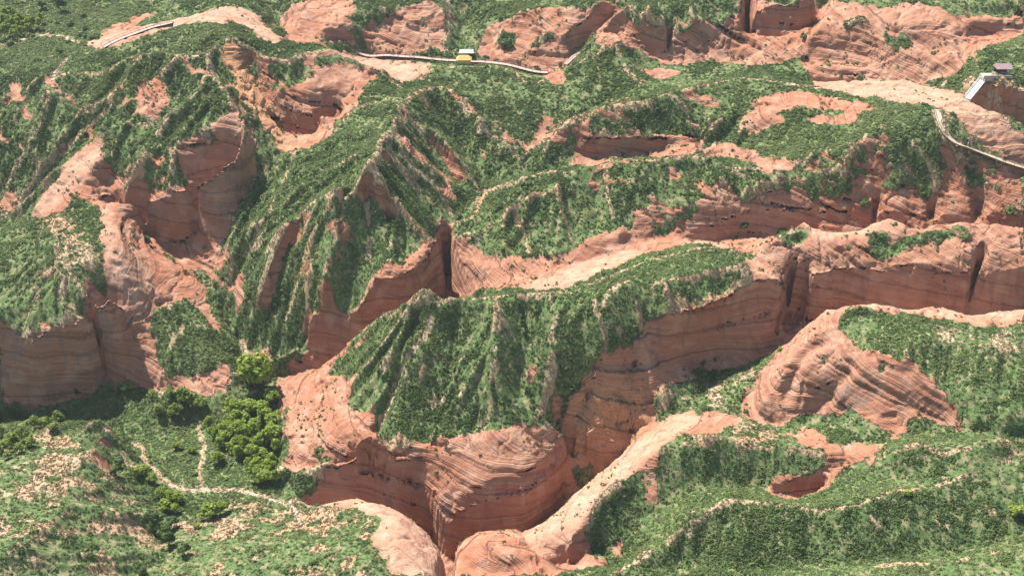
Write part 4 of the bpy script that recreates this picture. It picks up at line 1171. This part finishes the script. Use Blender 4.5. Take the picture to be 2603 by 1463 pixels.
for key, lab, mat in (('wash', 'pale dry wash that runs along the valley to the slot canyon', M_WASH), ('grove', 'narrow pale footpath at the left edge of the tree grove', M_PATH),
                      ('loop_a', 'short earth track around the rise in the valley', M_PATH), ('loop_b', 'winding earth track down to the dry wash', M_PATH),
                      ('shelf', 'thin trail over the green rock shelf', M_PATH), ('chute', 'white washed chute above the big round tree', M_WASH),
                      ('saddle', 'orange footpath over the green saddle by the narrow slot', M_ORANGE), ('far_left', 'pale track on the upper left slope', M_WASH),
                      ('field', 'pale path that curves through the upper left field', M_WASH), ('slab', 'thin trail beside the striped slab', M_PATH),
                      ('summit', 'paved loop path between footbridge and boardwalk', M_PATH)):
    w, q = WAYLINE[key]
    ribbon('path' if key != 'wash' else 'dry_wash', lab, q, w * .72, mat)

# ------------------------------------------------------------------ boardwalks
M_DECK = plain('weathered_deck', (.44, .36, .25), .85, .15, 2.0)
M_DECKP = plain('pinkish_deck', (.44, .31, .26), .85, .12, 2.0)
M_RAIL = plain('dark_timber', (.085, .045, .038), .8, .3, 2.0)
M_RAILG = plain('grey_timber', (.17, .14, .11), .85, .3, 2.0)
def boardwalk(label, pts3, w, deck, rail, skirt, rail_h=1.0, sides=(-1, 1)):
    q = fine_line(np.array([place(*p) for p in pts3]), 1.2)
    t = np.gradient(q[:, :2], axis=0); t /= np.linalg.norm(t, axis=1, keepdims=True) + 1e-9
    nr = np.stack([-t[:, 1], t[:, 0]], -1)
    z = np.array([max(ground(*(p[:2] + n * w * s)) for s in (-.5, 0, .5)) for p, n in zip(q, nr)]) + .30
    for _ in range(10):
        z2 = z.copy(); z2[1:-1] = (z[:-2] + z[1:-1] * 2 + z[2:]) / 4; z = np.maximum(z2, z - .05)
    root = empty('boardwalk', (q[0][0], q[0][1], z[0] - .3), label, 'boardwalk')
    o0 = np.array(root.location)
    def strip(name, a, b, z0, z1, mat):
        vs = []; fs = []
        for i in range(len(q)):
            for off in (a, b):
                for zz in (z0, z1):
                    p = q[i][:2] + nr[i] * off
                    vs.append((p[0] - o0[0], p[1] - o0[1], z[i] + zz - o0[2]))
        for i in range(len(q) - 1):
            k = i * 4; m = k + 4
            fs += [(k + 1, m + 1, m + 3, k + 3), (k, k + 2, m + 2, m), (k, m, m + 1, k + 1), (k + 2, k + 3, m + 3, m + 2)]
        e = (len(q) - 1) * 4
        fs += [(0, 1, 3, 2), (e, e + 2, e + 3, e + 1)]
        me = bpy.data.meshes.new(name); me.from_pydata(vs, [], fs); me.materials.append(mat)
        o = bpy.data.objects.new(name, me); link(o, root); return o
    strip('deck', -w / 2, w / 2, -.12, 0, deck)
    for s in sides:
        strip('edge_beam', s * (w / 2 + .02), s * (w / 2 + .14), -skirt, .06, rail)
        strip('handrail', s * (w / 2 + .03), s * (w / 2 + .12), rail_h - .07, rail_h, rail)
        bm = bmesh.new()
        for i in range(0, len(q), 2):
            p = q[i][:2] + nr[i] * s * (w / 2 + .075)
            tube(bm, (p[0] - o0[0], p[1] - o0[1], z[i] - .9 - o0[2]), (p[0] - o0[0], p[1] - o0[1], z[i] + rail_h - .02 - o0[2]), .05, n=5)
        part(bm, 'railing_posts', rail, root, kind='stuff')
    return root, q, z
BW_R = boardwalk('pale timber boardwalk that curves down the right-hand ridge', walk_r, 1.7, M_DECK, M_RAILG, .25)
BW_M = boardwalk('long pinkish boardwalk that passes the yellow kiosk', walk_m[:9], 1.9, M_DECKP, M_RAIL, .55, .9)
BW_S = boardwalk('short stepped walkway that climbs to the block canyon', walk_m[9:], 1.6, M_DECKP, M_RAIL, .3, .9)
BW_L = boardwalk('straight boardwalk ramp on the upper left crest', walk_l[8:], 1.9, M_DECKP, M_RAIL, .4, .9)

# ------------------------------------------------------------------ footbridge, hut, kiosk, shelter
M_WHITE = plain('white_painted_steel', (.70, .68, .65), .5, .05, 1.0)
M_CONC = plain('pale_concrete', (.42, .37, .31), .85, .12, 1.0)
M_YEL = plain('yellow_sheet', (.64, .45, .15), .6, .1, .8)
M_YEL2 = plain('yellow_trim', (.70, .52, .22), .6, .1, .8)
M_PINKW = plain('pinkish_white_sheet', (.62, .54, .58), .45, .06, .8)
M_BROWN = plain('mauve_brown_sheet', (.36, .25, .25), .55, .1, 1.0)
M_DARK = plain('dark_wood', (.05, .035, .03), .8, .2, 2.0)
A = place(2460, 248, 61.0); B = place(2497, 207, 63.6)
A[2] = ground(A[0], A[1]) + .25; B[2] = max(ground(B[0], B[1]) + .25, A[2] + 1.2)
root = empty('footbridge', tuple(A), 'white footbridge deck that slopes up over the dark gap', 'footbridge')
d = B - A; hd = math.hypot(d[0], d[1]); ang = math.atan2(d[1], d[0])
def slab_between(bm, off, w, z0, z1):
    nx, ny = -d[1] / hd, d[0] / hd
    vs = []
    for p in (np.zeros(3), d):
        for o_ in (off - w / 2, off + w / 2):
            for zz in (z0, z1): vs.append(bm.verts.new((p[0] + nx * o_, p[1] + ny * o_, p[2] + zz)))
    for f in ((0, 1, 3, 2), (4, 6, 7, 5), (0, 4, 5, 1), (2, 3, 7, 6), (1, 5, 7, 3), (0, 2, 6, 4)): bm.faces.new([vs[k] for k in f])
bm = bmesh.new(); slab_between(bm, 0, 1.9, -.25, 0); part(bm, 'deck', M_WHITE, root)
for s in (-1, 1):
    bm = bmesh.new(); slab_between(bm, s * 1.02, .1, -.1, .35); part(bm, 'kerb_rail', M_WHITE, root)
    bm = bmesh.new(); slab_between(bm, s * 1.02, .07, .95, 1.02); part(bm, 'handrail', M_WHITE, root)
    bm = bmesh.new()
    for k in range(7):
        p = d * (k / 6); nx, ny = -d[1] / hd * s * 1.02, d[0] / hd * s * 1.02
        tube(bm, (p[0] + nx, p[1] + ny, p[2]), (p[0] + nx, p[1] + ny, p[2] + 1.0), .03, n=5)
    part(bm, 'railing_posts', M_WHITE, root, kind='stuff')
# terrace in front of the hut
T0 = place(2500, 210, 63.6); T1 = place(2572, 212, 63.8)
tz = max(ground(T0[0] + 2, T0[1] + 1.5), ground(T1[0], T1[1] + 1.5), B[2] - .3) + .12
root = empty('terrace', (T0[0], T0[1], tz), 'pale paved lookout terrace in front of the brown-roofed hut', 'terrace')
L_ = T1[0] - T0[0]
bm = bmesh.new(); box(bm, (L_ / 2, 1.6, -.6), (L_ + .6, 3.4, 1.2)); part(bm, 'paving', M_CONC, root)
bm = bmesh.new(); box(bm, (L_ / 2, -.02, .25), (L_ + .5, .14, .5)); part(bm, 'parapet', M_CONC, root)
# hut with gabled roof
Hh = (T1[0] - 1.9, T1[1] + 4.3)
hz = max(ground(*Hh), tz - .2)
root = empty('viewing_hut', (Hh[0], Hh[1], hz), 'small open hut with mauve-brown pitched roof at the cliff edge', 'hut'); root.scale = (.85, .85, .85)
bm = bmesh.new(); box(bm, (0, 0, .08), (5.0, 3.4, .5)); part(bm, 'floor', M_CONC, root)
for sx in (-2.2, 2.2):
    for sy in (-1.4, 1.4):
        bm = bmesh.new(); tube(bm, (sx, sy, .3), (sx, sy, 2.45), .11, n=8); part(bm, 'post', M_DARK, root)
bm = bmesh.new(); box(bm, (0, 1.42, 1.2), (4.8, .1, 1.75)); part(bm, 'back_wall', M_DARK, root)
def pitched(bm, w, dpt, z0, rise, th=.12, ov=0.0, hip=0.0):
    x0, x1 = -w / 2, w / 2; y0, y1 = -dpt / 2, dpt / 2
    lo = [bm.verts.new(v) for v in ((x0, y0, z0), (x1, y0, z0), (x1, y1, z0), (x0, y1, z0))]
    hi = [bm.verts.new(v) for v in ((x0 + hip, 0, z0 + rise), (x1 - hip, 0, z0 + rise))]
    lb = [bm.verts.new((v.co.x, v.co.y, v.co.z - th)) for v in lo]
    bm.faces.new((lo[0], lo[1], hi[1], hi[0])); bm.faces.new((lo[2], lo[3], hi[0], hi[1]))
    bm.faces.new((lo[1], lo[2], hi[1])); bm.faces.new((lo[3], lo[0], hi[0]))
    for a, b in ((0, 1), (1, 2), (2, 3), (3, 0)): bm.faces.new((lo[b], lo[a], lb[a], lb[b]))
    bm.faces.new((lb[3], lb[2], lb[1], lb[0]))
bm = bmesh.new(); pitched(bm, 5.4, 4.2, 2.5, 1.3); rf = part(bm, 'roof', M_BROWN, root)
for k in range(13):
    bm = bmesh.new(); x = -2.58 + k * .43
    tube(bm, (x, -2.1, 2.53), (x, 0, 3.83), .035, n=4); part(bm, 'roof_seam', M_BROWN, rf)
# kiosk and shelter beside the middle boardwalk
K = place(1180, 164, 51.4); kz = ground(K[0], K[1])
root = empty('kiosk', (K[0], K[1], kz), 'yellow hip-roofed kiosk on the crest beside the boardwalk', 'kiosk'); root.scale = (.88, .88, .88)
bm = bmesh.new(); box(bm, (0, 0, .9), (5.0, 2.4, 2.2)); part(bm, 'wall', M_YEL2, root)
bm = bmesh.new(); pitched(bm, 5.8, 3.4, 2.0, 1.5, .14, hip=1.45); part(bm, 'roof', M_YEL, root)
for k in (-1.5, 0, 1.5):
    bm = bmesh.new(); box(bm, (k, -1.02, 1.15), (.9, .06, .8)); part(bm, 'window', M_DARK, root)
bm = bmesh.new(); box(bm, (0, -1.75, 1.98), (5.9, .12, .16)); part(bm, 'eave_board', M_YEL2, root)
K2 = place(1186, 151, 51.6); kz2 = ground(K2[0], K2[1])
root = empty('shelter', (K2[0], K2[1] + 1.2, kz2), 'pinkish-white sheet-roofed shelter just behind the yellow kiosk', 'shelter'); root.scale = (.88, .88, .88)
for sx in (-2.3, 2.3):
    for sy in (-1.2, 1.2):
        bm = bmesh.new(); tube(bm, (sx, sy, -.2), (sx, sy, 2.6 + .25 * (sy > 0)), .08, n=6); part(bm, 'post', M_DARK, root)
bm = bmesh.new(); pitched(bm, 5.3, 3.6, 2.6, .75, .12); part(bm, 'roof', M_PINKW, root)
bm = bmesh.new(); box(bm, (0, 1.2, 1.3), (4.5, .1, 2.4)); part(bm, 'back_panel', M_DARK, root)
for s in (-1, 1):
    bm = bmesh.new(); box(bm, (s * 2.66, 0, 2.66), (.06, 3.6, .22)); part(bm, 'gable_trim', M_WHITE, root)

# ------------------------------------------------------------------ trees
def crown_mesh(name, seed, mat, nlobe, rx, rz, z0, leaf, per):
    r = np.random.default_rng(seed)
    lob = []
    for k in range(nlobe):
        th = r.uniform(0, 6.283); ph = r.uniform(-.35, 1.0); rr = r.uniform(.35, .78)
        c = np.array([math.cos(th) * math.sqrt(max(0, 1 - ph * ph)) * rr * rx, math.sin(th) * math.sqrt(max(0, 1 - ph * ph)) * rr * rx, z0 + ph * rr * rz])
        lob.append((c, rx * r.uniform(.26, .46)))
    lob.append((np.array([0, 0, z0 + .2 * rz]), rx * .5))
    vs = []; lf = []
    for c, lr in lob:
        n = int(per * (lr / (rx * .36)) ** 2)
        p = r.normal(0, 1, (n, 3)); p /= np.linalg.norm(p, axis=1, keepdims=True)
        rad = lr * r.uniform(.62, 1.06, n)[:, None]
        q = c + p * rad * np.array([1, 1, .85])
        dn = p + r.normal(0, .5, (n, 3)) + np.array([0, 0, .25]); dn /= np.linalg.norm(dn, axis=1, keepdims=True)
        a = np.cross(dn, r.normal(0, 1, (n, 3))); a /= np.linalg.norm(a, axis=1, keepdims=True) + 1e-6; b = np.cross(dn, a)
        s = (leaf * r.uniform(.6, 1.35, n))[:, None]
        quad = np.stack([q - a * s * .5 - b * s * .4, q + a * s * .55 - b * s * .3, q + a * s * .4 + b * s * .5, q - a * s * .45 + b * s * .45], 1)
        vs.append(quad.reshape(-1, 3)); lf.append(np.repeat(r.random(n), 4))
    vs = np.concatenate(vs); lf = np.concatenate(lf)
    me = bpy.data.meshes.new(name)
    me.from_pydata(vs.tolist(), [], np.arange(len(vs)).reshape(-1, 4).tolist())
    at = me.attributes.new('leaf', 'FLOAT', 'POINT'); at.data.foreach_set('value', lf.astype(np.float32))
    me.materials.append(mat)
    return me, lob
def trunk_mesh(name, seed, lob, z0, r0):
    r = np.random.default_rng(seed); bm = bmesh.new()
    top = (r.normal(0, .05), r.normal(0, .05), z0 * .75)
    tube(bm, (0, 0, -.5), (top[0] * .4, top[1] * .4, z0 * .4), r0, r0 * .75, 8)
    tube(bm, (top[0] * .4, top[1] * .4, z0 * .4), top, r0 * .75, r0 * .5, 8)
    for c, lr in lob[:7]:
        tube(bm, top, tuple(np.array(top) * .3 + c * .7), r0 * .42, r0 * .14, 5)
    return mesh_of(bm, name, M_BARK, True)
TREES = {}
def variant_set(key, mat, n, nlobe, rx, rz, z0, leaf, per, r0):
    TREES[key] = []
    for k in range(n):
        cm, lob = crown_mesh('crown', hash((key == 'a', key == 'b', k)) % 9999 + 31 * k + len(key) * 7, mat, nlobe, rx, rz, z0, leaf, per)
        TREES[key].append((cm, trunk_mesh('trunk', k + 5, lob, z0, r0)))
# unit trees: crown radius 1
variant_set('poplar', M_TREE, 6, 15, 1.0, 1.05, 1.15, .20, 60, .075)
variant_set('willow', M_TREE2, 5, 13, 1.0, .85, .95, .19, 55, .07)
variant_set('dark', M_TREE3, 4, 12, 1.0, 1.1, 1.1, .19, 55, .07)
variant_set('slim', M_TREE, 4, 12, 1.0, 1.9, 2.0, .26, 42, .08)
variant_set('bush', M_TREE, 4, 9, 1.0, .7, .62, .24, 50, .06)
variant_set('dbush', M_TREE3, 4, 9, 1.0, .7, .62, .24, 50, .06)
trng = random.Random(3)
def tree(kind, u, v, rpx, label, group=None, name='tree', cat='tree'):
    """u, v: middle of the crown in the survey picture; rpx: its half width there"""
    drop = {'slim': 1.2}.get(kind, .75)
    x, y, z = cast([u], [v + rpx * drop]); x, y = float(x[0]), float(y[0])
    dep = y * CP + (CAM_H - z[0]) * SP
    R_ = rpx * dep / FPX
    o = empty(name, (x, y, ground(x, y) - .03), label, cat, group, trng.uniform(0, 6.28))
    R_ = float(R_)
    o.scale = (R_ * trng.uniform(.94, 1.08), R_ * trng.uniform(.94, 1.08), R_ * trng.uniform(.85, 1.1))
    cm, tm = trng.choice(TREES[kind])
    link(bpy.data.objects.new('crown', cm), o); link(bpy.data.objects.new('trunk', tm), o)
    return o
ORD = ['leftmost', 'second from the left', 'third from the left', 'fourth from the left', 'fifth from the left', 'sixth from the left', 'seventh from the left', 'eighth from the left', 'ninth from the left', 'tenth from the left', 'eleventh from the left', 'twelfth from the left']
def row(kind, spots, what, group, name='tree', cat='tree'):
    spots = sorted(spots)
    for i, (u, v, r_) in enumerate(spots):
        o_ = 'rightmost' if i == len(spots) - 1 else ORD[i]
        tree(kind, u, v, r_, o_ + ' of the ' + what, group, name, cat)
tree('poplar', 647, 948, 50, 'largest round bright green tree, alone at the mouth of the side gully')
GROVE = [(693,1013,20),(595,1038,22),(631,1033,22),(661,1038,22),(697,1066,22),(678,1055,18),(603,1066,22),(578,1088,22),(611,1093,24),(639,1099,24),(667,1118,22),(694,1110,22),(702,1132,16),(617,1129,22),(592,1132,18),(639,1149,22),(606,1154,17),(661,1151,20),(689,1157,20),(633,1176,15),(655,1179,20),(683,1182,20),(650,1204,19),(678,1204,20),(700,1212,15),(661,1220,15),(625,1065,18),(650,1075,18),(648,1125,17),(572,1112,17)]
for u, v, r_ in GROVE:
    tree('poplar', u, v, r_, 'bright yellow-green poplar in the dense grove beside the pale banded rock', 'poplars of the valley grove')
row('poplar', [(559,1129,16),(548,1102,18),(556,1165,18),(534,1077,15)], 'yellowish trees on the grove fringe by the footpath', 'trees on the left fringe of the grove')
row('willow', [(325,992,18),(388,999,15),(437,1002,20),(468,1002,25),(509,1019,20),(448,1041,18),(495,1010,19),(405,1051,17),(444,1048,15)], 'olive trees in the loose clump below the rock shelf', 'trees below the rock shelf')
row('willow', [(150,1058,18),(122,1072,20),(94,1083,22),(63,1104,22),(35,1114,24),(10,1132,22),(140,1086,15),(80,1121,18),(52,1139,16),(21,1153,14)], 'olive trees in the row under the dark left cliff', 'row of trees at the left edge')
row('poplar', [(363,1198,17),(349,1209,12),(388,1216,14),(412,1244,16),(433,1258,18),(454,1265,16),(423,1282,20),(444,1292,16)], 'lime green trees in the line crossing the dry wash', 'lime green trees across the wash')
row('poplar', [(538,1292,22),(559,1286,19),(521,1306,14)], 'rounded trees in the clump below the wash', 'clump below the wash')
tree('bush', 500, 1331, 12, 'single lime green bush right of the dark gully trees', name='bush', cat='bush')
row('dark', [(395,1324,24),(419,1348,22),(437,1327,18),(430,1369,20),(468,1394,20),(353,1422,18),(360,1439,16)], 'dark trees in the gully at the lower left', 'dark trees of the lower left gully')
row('dark', [(304,1167,19),(297,1202,17)], 'dusky trees at the foot of the pink knoll', 'dusky trees by the knoll')
row('bush', [(451,1128,15),(489,1142,13)], 'low bushes in the valley meadow left of the footpath', 'meadow bushes', 'bush', 'bush')
WOOD = [(19,41),(29,34),(39,37),(47,44),(12,54),(24,54),(36,56),(49,54),(3,66),(15,70),(26,67),(38,66),(50,68),(62,68),(72,66),(81,68),(12,82),(25,80),(39,81),(51,80),(64,82),(76,79),(87,63),(101,66),(58,56),(4,88),(33,90),(46,92)]
for u, v in WOOD:
    tree('slim', u, v, trng.uniform(8, 11), 'slender green tree in the dense wood at the upper left corner', 'slender trees of the far wood')
tree('dark', 107, 16, 14, 'dark broad tree at the top edge beside the orange bank')
tree('dark', 155, 20, 18, 'wide grey-green tree with a dark shadow in the upper left field')
tree('slim', 105, 52, 9, 'pale green pair-topped tree just right of the far wood')
row('dbush', [(148,58,6),(180,60,9),(213,41,9),(218,70,9),(216,92,9),(233,94,9),(248,92,8),(175,106,8),(153,128,9),(27,109,10),(205,88,7)], 'round green bushes in the upper left field', 'bushes of the upper left field', 'bush', 'bush')
for kind, u, v, r_, lab in [('dbush',2570,532,18,'round dark bush on the banded block at the right edge'),('dbush',2199,511,14,'dark bush on top of the block left of the upright cracks'),
      ('dbush',1892,574,12,'bush on the ledge above the shaded mid-right wall'),('dbush',1287,108,20,'dark shrub clump in the hollow of the striped slab'),
      ('bush',1099,153,6,'tiny lime bush at the near edge of the middle boardwalk'),('dbush',1014,147,6,'dark bush behind the middle boardwalk'),
      ('dbush',370,600,10,'lone bush on the floor of the shaded left bowl'),('bush',2577,1289,24,'bright green bush on the right edge of the front slope'),
      ('bush',2304,1250,14,'light green bush just below the front right crest'),('dbush',1787,920,9,'bush at the foot of the tall shaded cliff'),
      ('bush',1983,880,9,'small bright bush at the corner where the two walls meet'),('dbush',1818,915,7,'smallest bush under the tall shaded cliff'),
      ('dbush',2042,87,11,'dark bush on the floor of the far right canyon'),('bush',1110,1207,6,'single green bush on the banded front rock'),
      ('dbush',1330,470,9,'bush on the saddle above the orange path'),('bush',1275,640,8,'small bush in the shaded niche right of the narrow slot')]:
    tree(kind, u, v, r_, lab, None, 'bush', 'bush')

# ------------------------------------------------------------------ walkers
M_SKIN = plain('skin', (.45, .28, .20), .6, .05, 5.0); M_HAIR = plain('dark_hair', (.02, .016, .014), .6, .1, 5.0)
def walker_mesh(name, stride):
    me = bpy.data.meshes.new(name)
    P_ = [(0,0,.98),(0,0,1.02),(0,.01,1.42),(0,0,1.52),(0,-.01,1.64),(0,-.01,1.72),
          (.10,0,.93),(.11,-stride,.52),(.11,-stride*.6,.09),(.11,-stride*.6-.14,.05),
          (-.10,0,.93),(-.11,stride*.7,.52),(-.11,stride*1.2,.10),(-.11,stride*1.2-.14,.05),
          (.19,0,1.40),(.25,.05,1.13),(.26,-.04,.90),(-.19,0,1.40),(-.25,-.03,1.13),(-.26,-.12,.91)]
    E_ = [(0,1),(1,2),(2,3),(3,4),(4,5),(0,6),(6,7),(7,8),(8,9),(0,10),(10,11),(11,12),(12,13),(2,14),(14,15),(15,16),(2,17),(17,18),(18,19)]
    Rr = [.14,.15,.15,.06,.10,.085,.095,.065,.05,.045,.095,.065,.05,.045,.065,.048,.04,.065,.048,.04]
    me.from_pydata(P_, E_, [])
    o = bpy.data.objects.new(name, me); COL.objects.link(o)
    md = o.modifiers.new('skin', 'SKIN'); md.use_smooth_shade = True
    sv = me.skin_vertices[0].data
    for i, r_ in enumerate(Rr): sv[i].radius = (r_, r_ * .85)
    sv[0].use_root = True
    o.modifiers.new('sub', 'SUBSURF').levels = 1
    bpy.context.view_layer.update()
    ev = o.evaluated_get(bpy.context.evaluated_depsgraph_get())
    out = bpy.data.meshes.new_from_object(ev)
    bpy.data.objects.remove(o)
    return out
WM = walker_mesh('body', .16)
def person(u, v, z, zoff, shirt, trousers, label, rz):
    p = place(u, v, z)
    me = WM.copy(); me.materials.clear()
    cs_ = plain('shirt', shirt, .85, .08, 4.0); ct = plain('trousers', trousers, .85, .08, 4.0)
    for m_ in (M_SKIN, cs_, ct, M_HAIR): me.materials.append(m_)
    for f in me.polygons:
        z_ = f.center.z; side = abs(f.center.x)
        f.material_index = 2 if (z_ < .96 and side < .21) else (1 if z_ < 1.47 and not (z_ < .95 and side > .2) else (3 if z_ > 1.66 or (z_ > 1.56 and f.center.y > .03) else 0))
    o = bpy.data.objects.new('person', me); link(o)
    o.location = (p[0], p[1], zoff if zoff is not None else ground(p[0], p[1])); o.rotation_euler = (0, 0, rz)
    o['label'] = label; o['category'] = 'person'; o['group'] = 'walkers on the paths'
def on_walk(bw, u):
    root, q, z = bw
    uu = [project(*p)[0] for p in q]; i = int(np.argmin(np.abs(np.array(uu) - u)))
    return q[i], z[i]
def walker_on(bw, frac, shirt, trousers, label, rz, side=0.0):
    root, q, z = bw; i = int(frac * (len(q) - 1))
    me_u, me_v = project(q[i][0], q[i][1], z[i])
    person(me_u, me_v, z[i], z[i], shirt, trousers, label, rz)
walker_on(BW_R, .86, (.75, .75, .75), (.05, .05, .08), 'walker in white top near the upper end of the curving boardwalk', 2.8)
walker_on(BW_R, .82, (.35, .06, .07), (.06, .05, .06), 'walker in dark red top just below the one in white', 2.9)
walker_on(BW_R, .55, (.70, .70, .72), (.25, .27, .30), 'lone walker in pale clothes at the bend of the boardwalk', 1.2)
walker_on(BW_M, .285, (.65, .48, .42), (.30, .26, .26), 'left of two walkers on the middle boardwalk', 1.6)
walker_on(BW_M, .31, (.72, .66, .62), (.20, .20, .24), 'right of two walkers on the middle boardwalk', 1.6)
person(2470, 252, 61.0, None, (.65, .38, .36), (.12, .09, .10), 'walker in pink at the lower end of the white footbridge', .6)
person(2519, 205, 63.8, tz, (.78, .78, .78), (.45, .45, .45), 'walker in white on the terrace beside the footbridge', .2)

# ------------------------------------------------------------------ the land, parted into its hills
def part_land():
    names = [
     ('hill', 'front green cone-ribbed hill with a banded red rock apron and tall shaded cliff', [(700,985),(850,900),(1076,705),(1250,740),(1450,735),(1640,655),(1860,615),(1890,660),(1913,700),(1995,720),(2000,880),(1850,960),(1720,1040),(1600,1110),(1460,1210),(1330,1335),(1145,1420),(1090,1340),(930,1240),(740,1250),(700,1180)]),
     ('hill', 'tall central green hill with many sharp parallel ribs', [(590,850),(575,760),(590,600),(650,460),(750,385),(890,270),(1020,225),(1090,175),(1280,165),(1330,210),(1390,300),(1340,400),(1215,480),(1140,565),(1130,740),(1076,705),(850,900),(700,985),(650,900)]),
     ('ridge', 'long green ridge right of the narrow slot, behind the pale shelf', [(1140,600),(1215,485),(1300,460),(1490,410),(1700,395),(1790,380),(1900,440),(1800,500),(1700,600),(1500,700),(1250,745),(1135,740)]),
     ('ridge', 'upper green ridge below the far red blocks', [(1330,400),(1430,320),(1535,262),(1750,215),(1880,195),(2050,205),(2190,350),(2170,380),(1900,440),(1790,385),(1490,410)]),
     ('ridge', 'spurred green ridge under the curving boardwalk, cut by upright cracks', [(1700,600),(1800,500),(2170,380),(2390,350),(2603,430),(2700,560),(2230,560),(2040,555),(1890,640)]),
     ('mesa', 'flat pink-topped mesa with a long shaded wall on the right', [(1890,690),(1940,625),(2040,555),(2250,540),(2700,565),(2700,790),(2070,790),(2000,880)]),
     ('hill', 'rounded striped boulders with a green top on the right', [(1900,1030),(2070,790),(2700,780),(2700,1110),(2250,1110),(1980,1100)]),
     ('hill', 'green foreground ridges and smooth pink ramp at the lower right', [(1330,1345),(1640,1090),(1850,1050),(1980,1100),(2700,1115),(2700,1480),(1420,1480)]),
     ('hill', 'tan open-scrub slope and pink slab at the lower left', [(-100,1140),(230,1070),(300,1110),(330,1225),(470,1250),(740,1265),(940,1245),(1140,1420),(1135,1480),(-100,1480)]),
     ('mesa', 'green-topped left mesa with a tall dark cliff', [(-100,560),(140,540),(240,505),(310,600),(460,690),(590,850),(590,960),(270,975),(-100,1062)]),
     ('hill', 'high upper left hill with a curved grey-washed bowl wall', [(-100,180),(130,195),(240,120),(540,20),(640,20),(890,140),(1020,225),(890,270),(750,385),(600,540),(430,650),(240,505),(75,555),(-100,500)]),
     ('valley_floor', 'green valley floor with the tree grove', [(-100,1062),(270,975),(590,960),(600,860),(650,900),(710,985),(700,1180),(740,1250),(470,1250),(330,1225),(300,1110),(230,1070),(-100,1140)]),
    ]
    g = np.zeros((NY, NX), np.int16)
    for k, (n_, l_, poly) in enumerate(names): g[region(poly, False)] = k + 1
    lab = np.where((YY > 185) & (YY < 420), 0, 99); known = (g > 0) | (lab == 99)
    far_ok = YY > 392
    known |= far_ok
    for _ in range(60):                         # hidden ground joins its nearest hill
        if known.all(): break
        for ax, sh in ((0, 1), (0, -1), (1, 1), (1, -1)):
            gs = np.roll(g, sh, ax); ks = np.roll(known, sh, ax) & ~known
            g[ks] = gs[ks]; known |= ks
    fx = cell(V[..., 0]); fy = cell(V[..., 1])
    ii = np.clip(np.rint((fx - GX0) / GS).astype(int), 0, NX - 1); jj = np.clip(np.rint((fy - GY0) / GS).astype(int), 0, NY - 1)
    fid = np.where((fx > GX0) & (fx < GX1) & (fy > GY0) & (fy < GY1), g[jj, ii], 0).ravel()
    nc, nr = V.shape[:2]
    idx = np.arange(nc * nr).reshape(nc, nr)
    F = np.stack([idx[:-1, :-1], idx[1:, :-1], idx[1:, 1:], idx[:-1, 1:]], -1).reshape(-1, 4)
    NF = normals(V).reshape(-1, 3).astype(np.float32)
    VF = V.reshape(-1, 3).astype(np.float32)
    at = {k: np.empty(nc * nr * 4, np.float32) for k in ('cover', 'tone')}
    for k in at: LAND_MESH.color_attributes[k].data.foreach_get('color', at[k])
    fl = {'ochre': och.ravel().astype(np.float32), 'bed': bed.ravel().astype(np.float32)}
    for k in range(len(names) + 1):
        f = F[fid == k]
        if not len(f): continue
        use, inv = np.unique(f.ravel(), return_inverse=True)
        nm, lb = ('terrain', 'far red sandstone blocks and country at the top') if k == 0 else names[k - 1][:2]
        m = bpy.data.meshes.new(nm)
        m.vertices.add(len(use)); m.vertices.foreach_set('co', VF[use].ravel())
        n = len(f); m.loops.add(n * 4); m.polygons.add(n)
        m.loops.foreach_set('vertex_index', inv.astype(np.int32).ravel())
        m.polygons.foreach_set('loop_start', np.arange(0, n * 4, 4, dtype=np.int32)); m.polygons.foreach_set('loop_total', np.full(n, 4, np.int32))
        m.polygons.foreach_set('use_smooth', np.ones(n, bool))
        m.update(calc_edges=True)
        for a in at:
            q = m.color_attributes.new(a, 'FLOAT_COLOR', 'POINT'); q.data.foreach_set('color', at[a].reshape(-1, 4)[use].ravel())
        for a in fl:
            q = m.attributes.new(a, 'FLOAT', 'POINT'); q.data.foreach_set('value', fl[a][use])
        m.normals_split_custom_set_from_vertices(NF[use])
        m.materials.append(LAND)
        o = bpy.data.objects.new(nm, m); o['kind'] = 'structure'; o['label'] = lb; link(o)
    bpy.data.objects.remove(land); bpy.data.meshes.remove(LAND_MESH)
part_land()
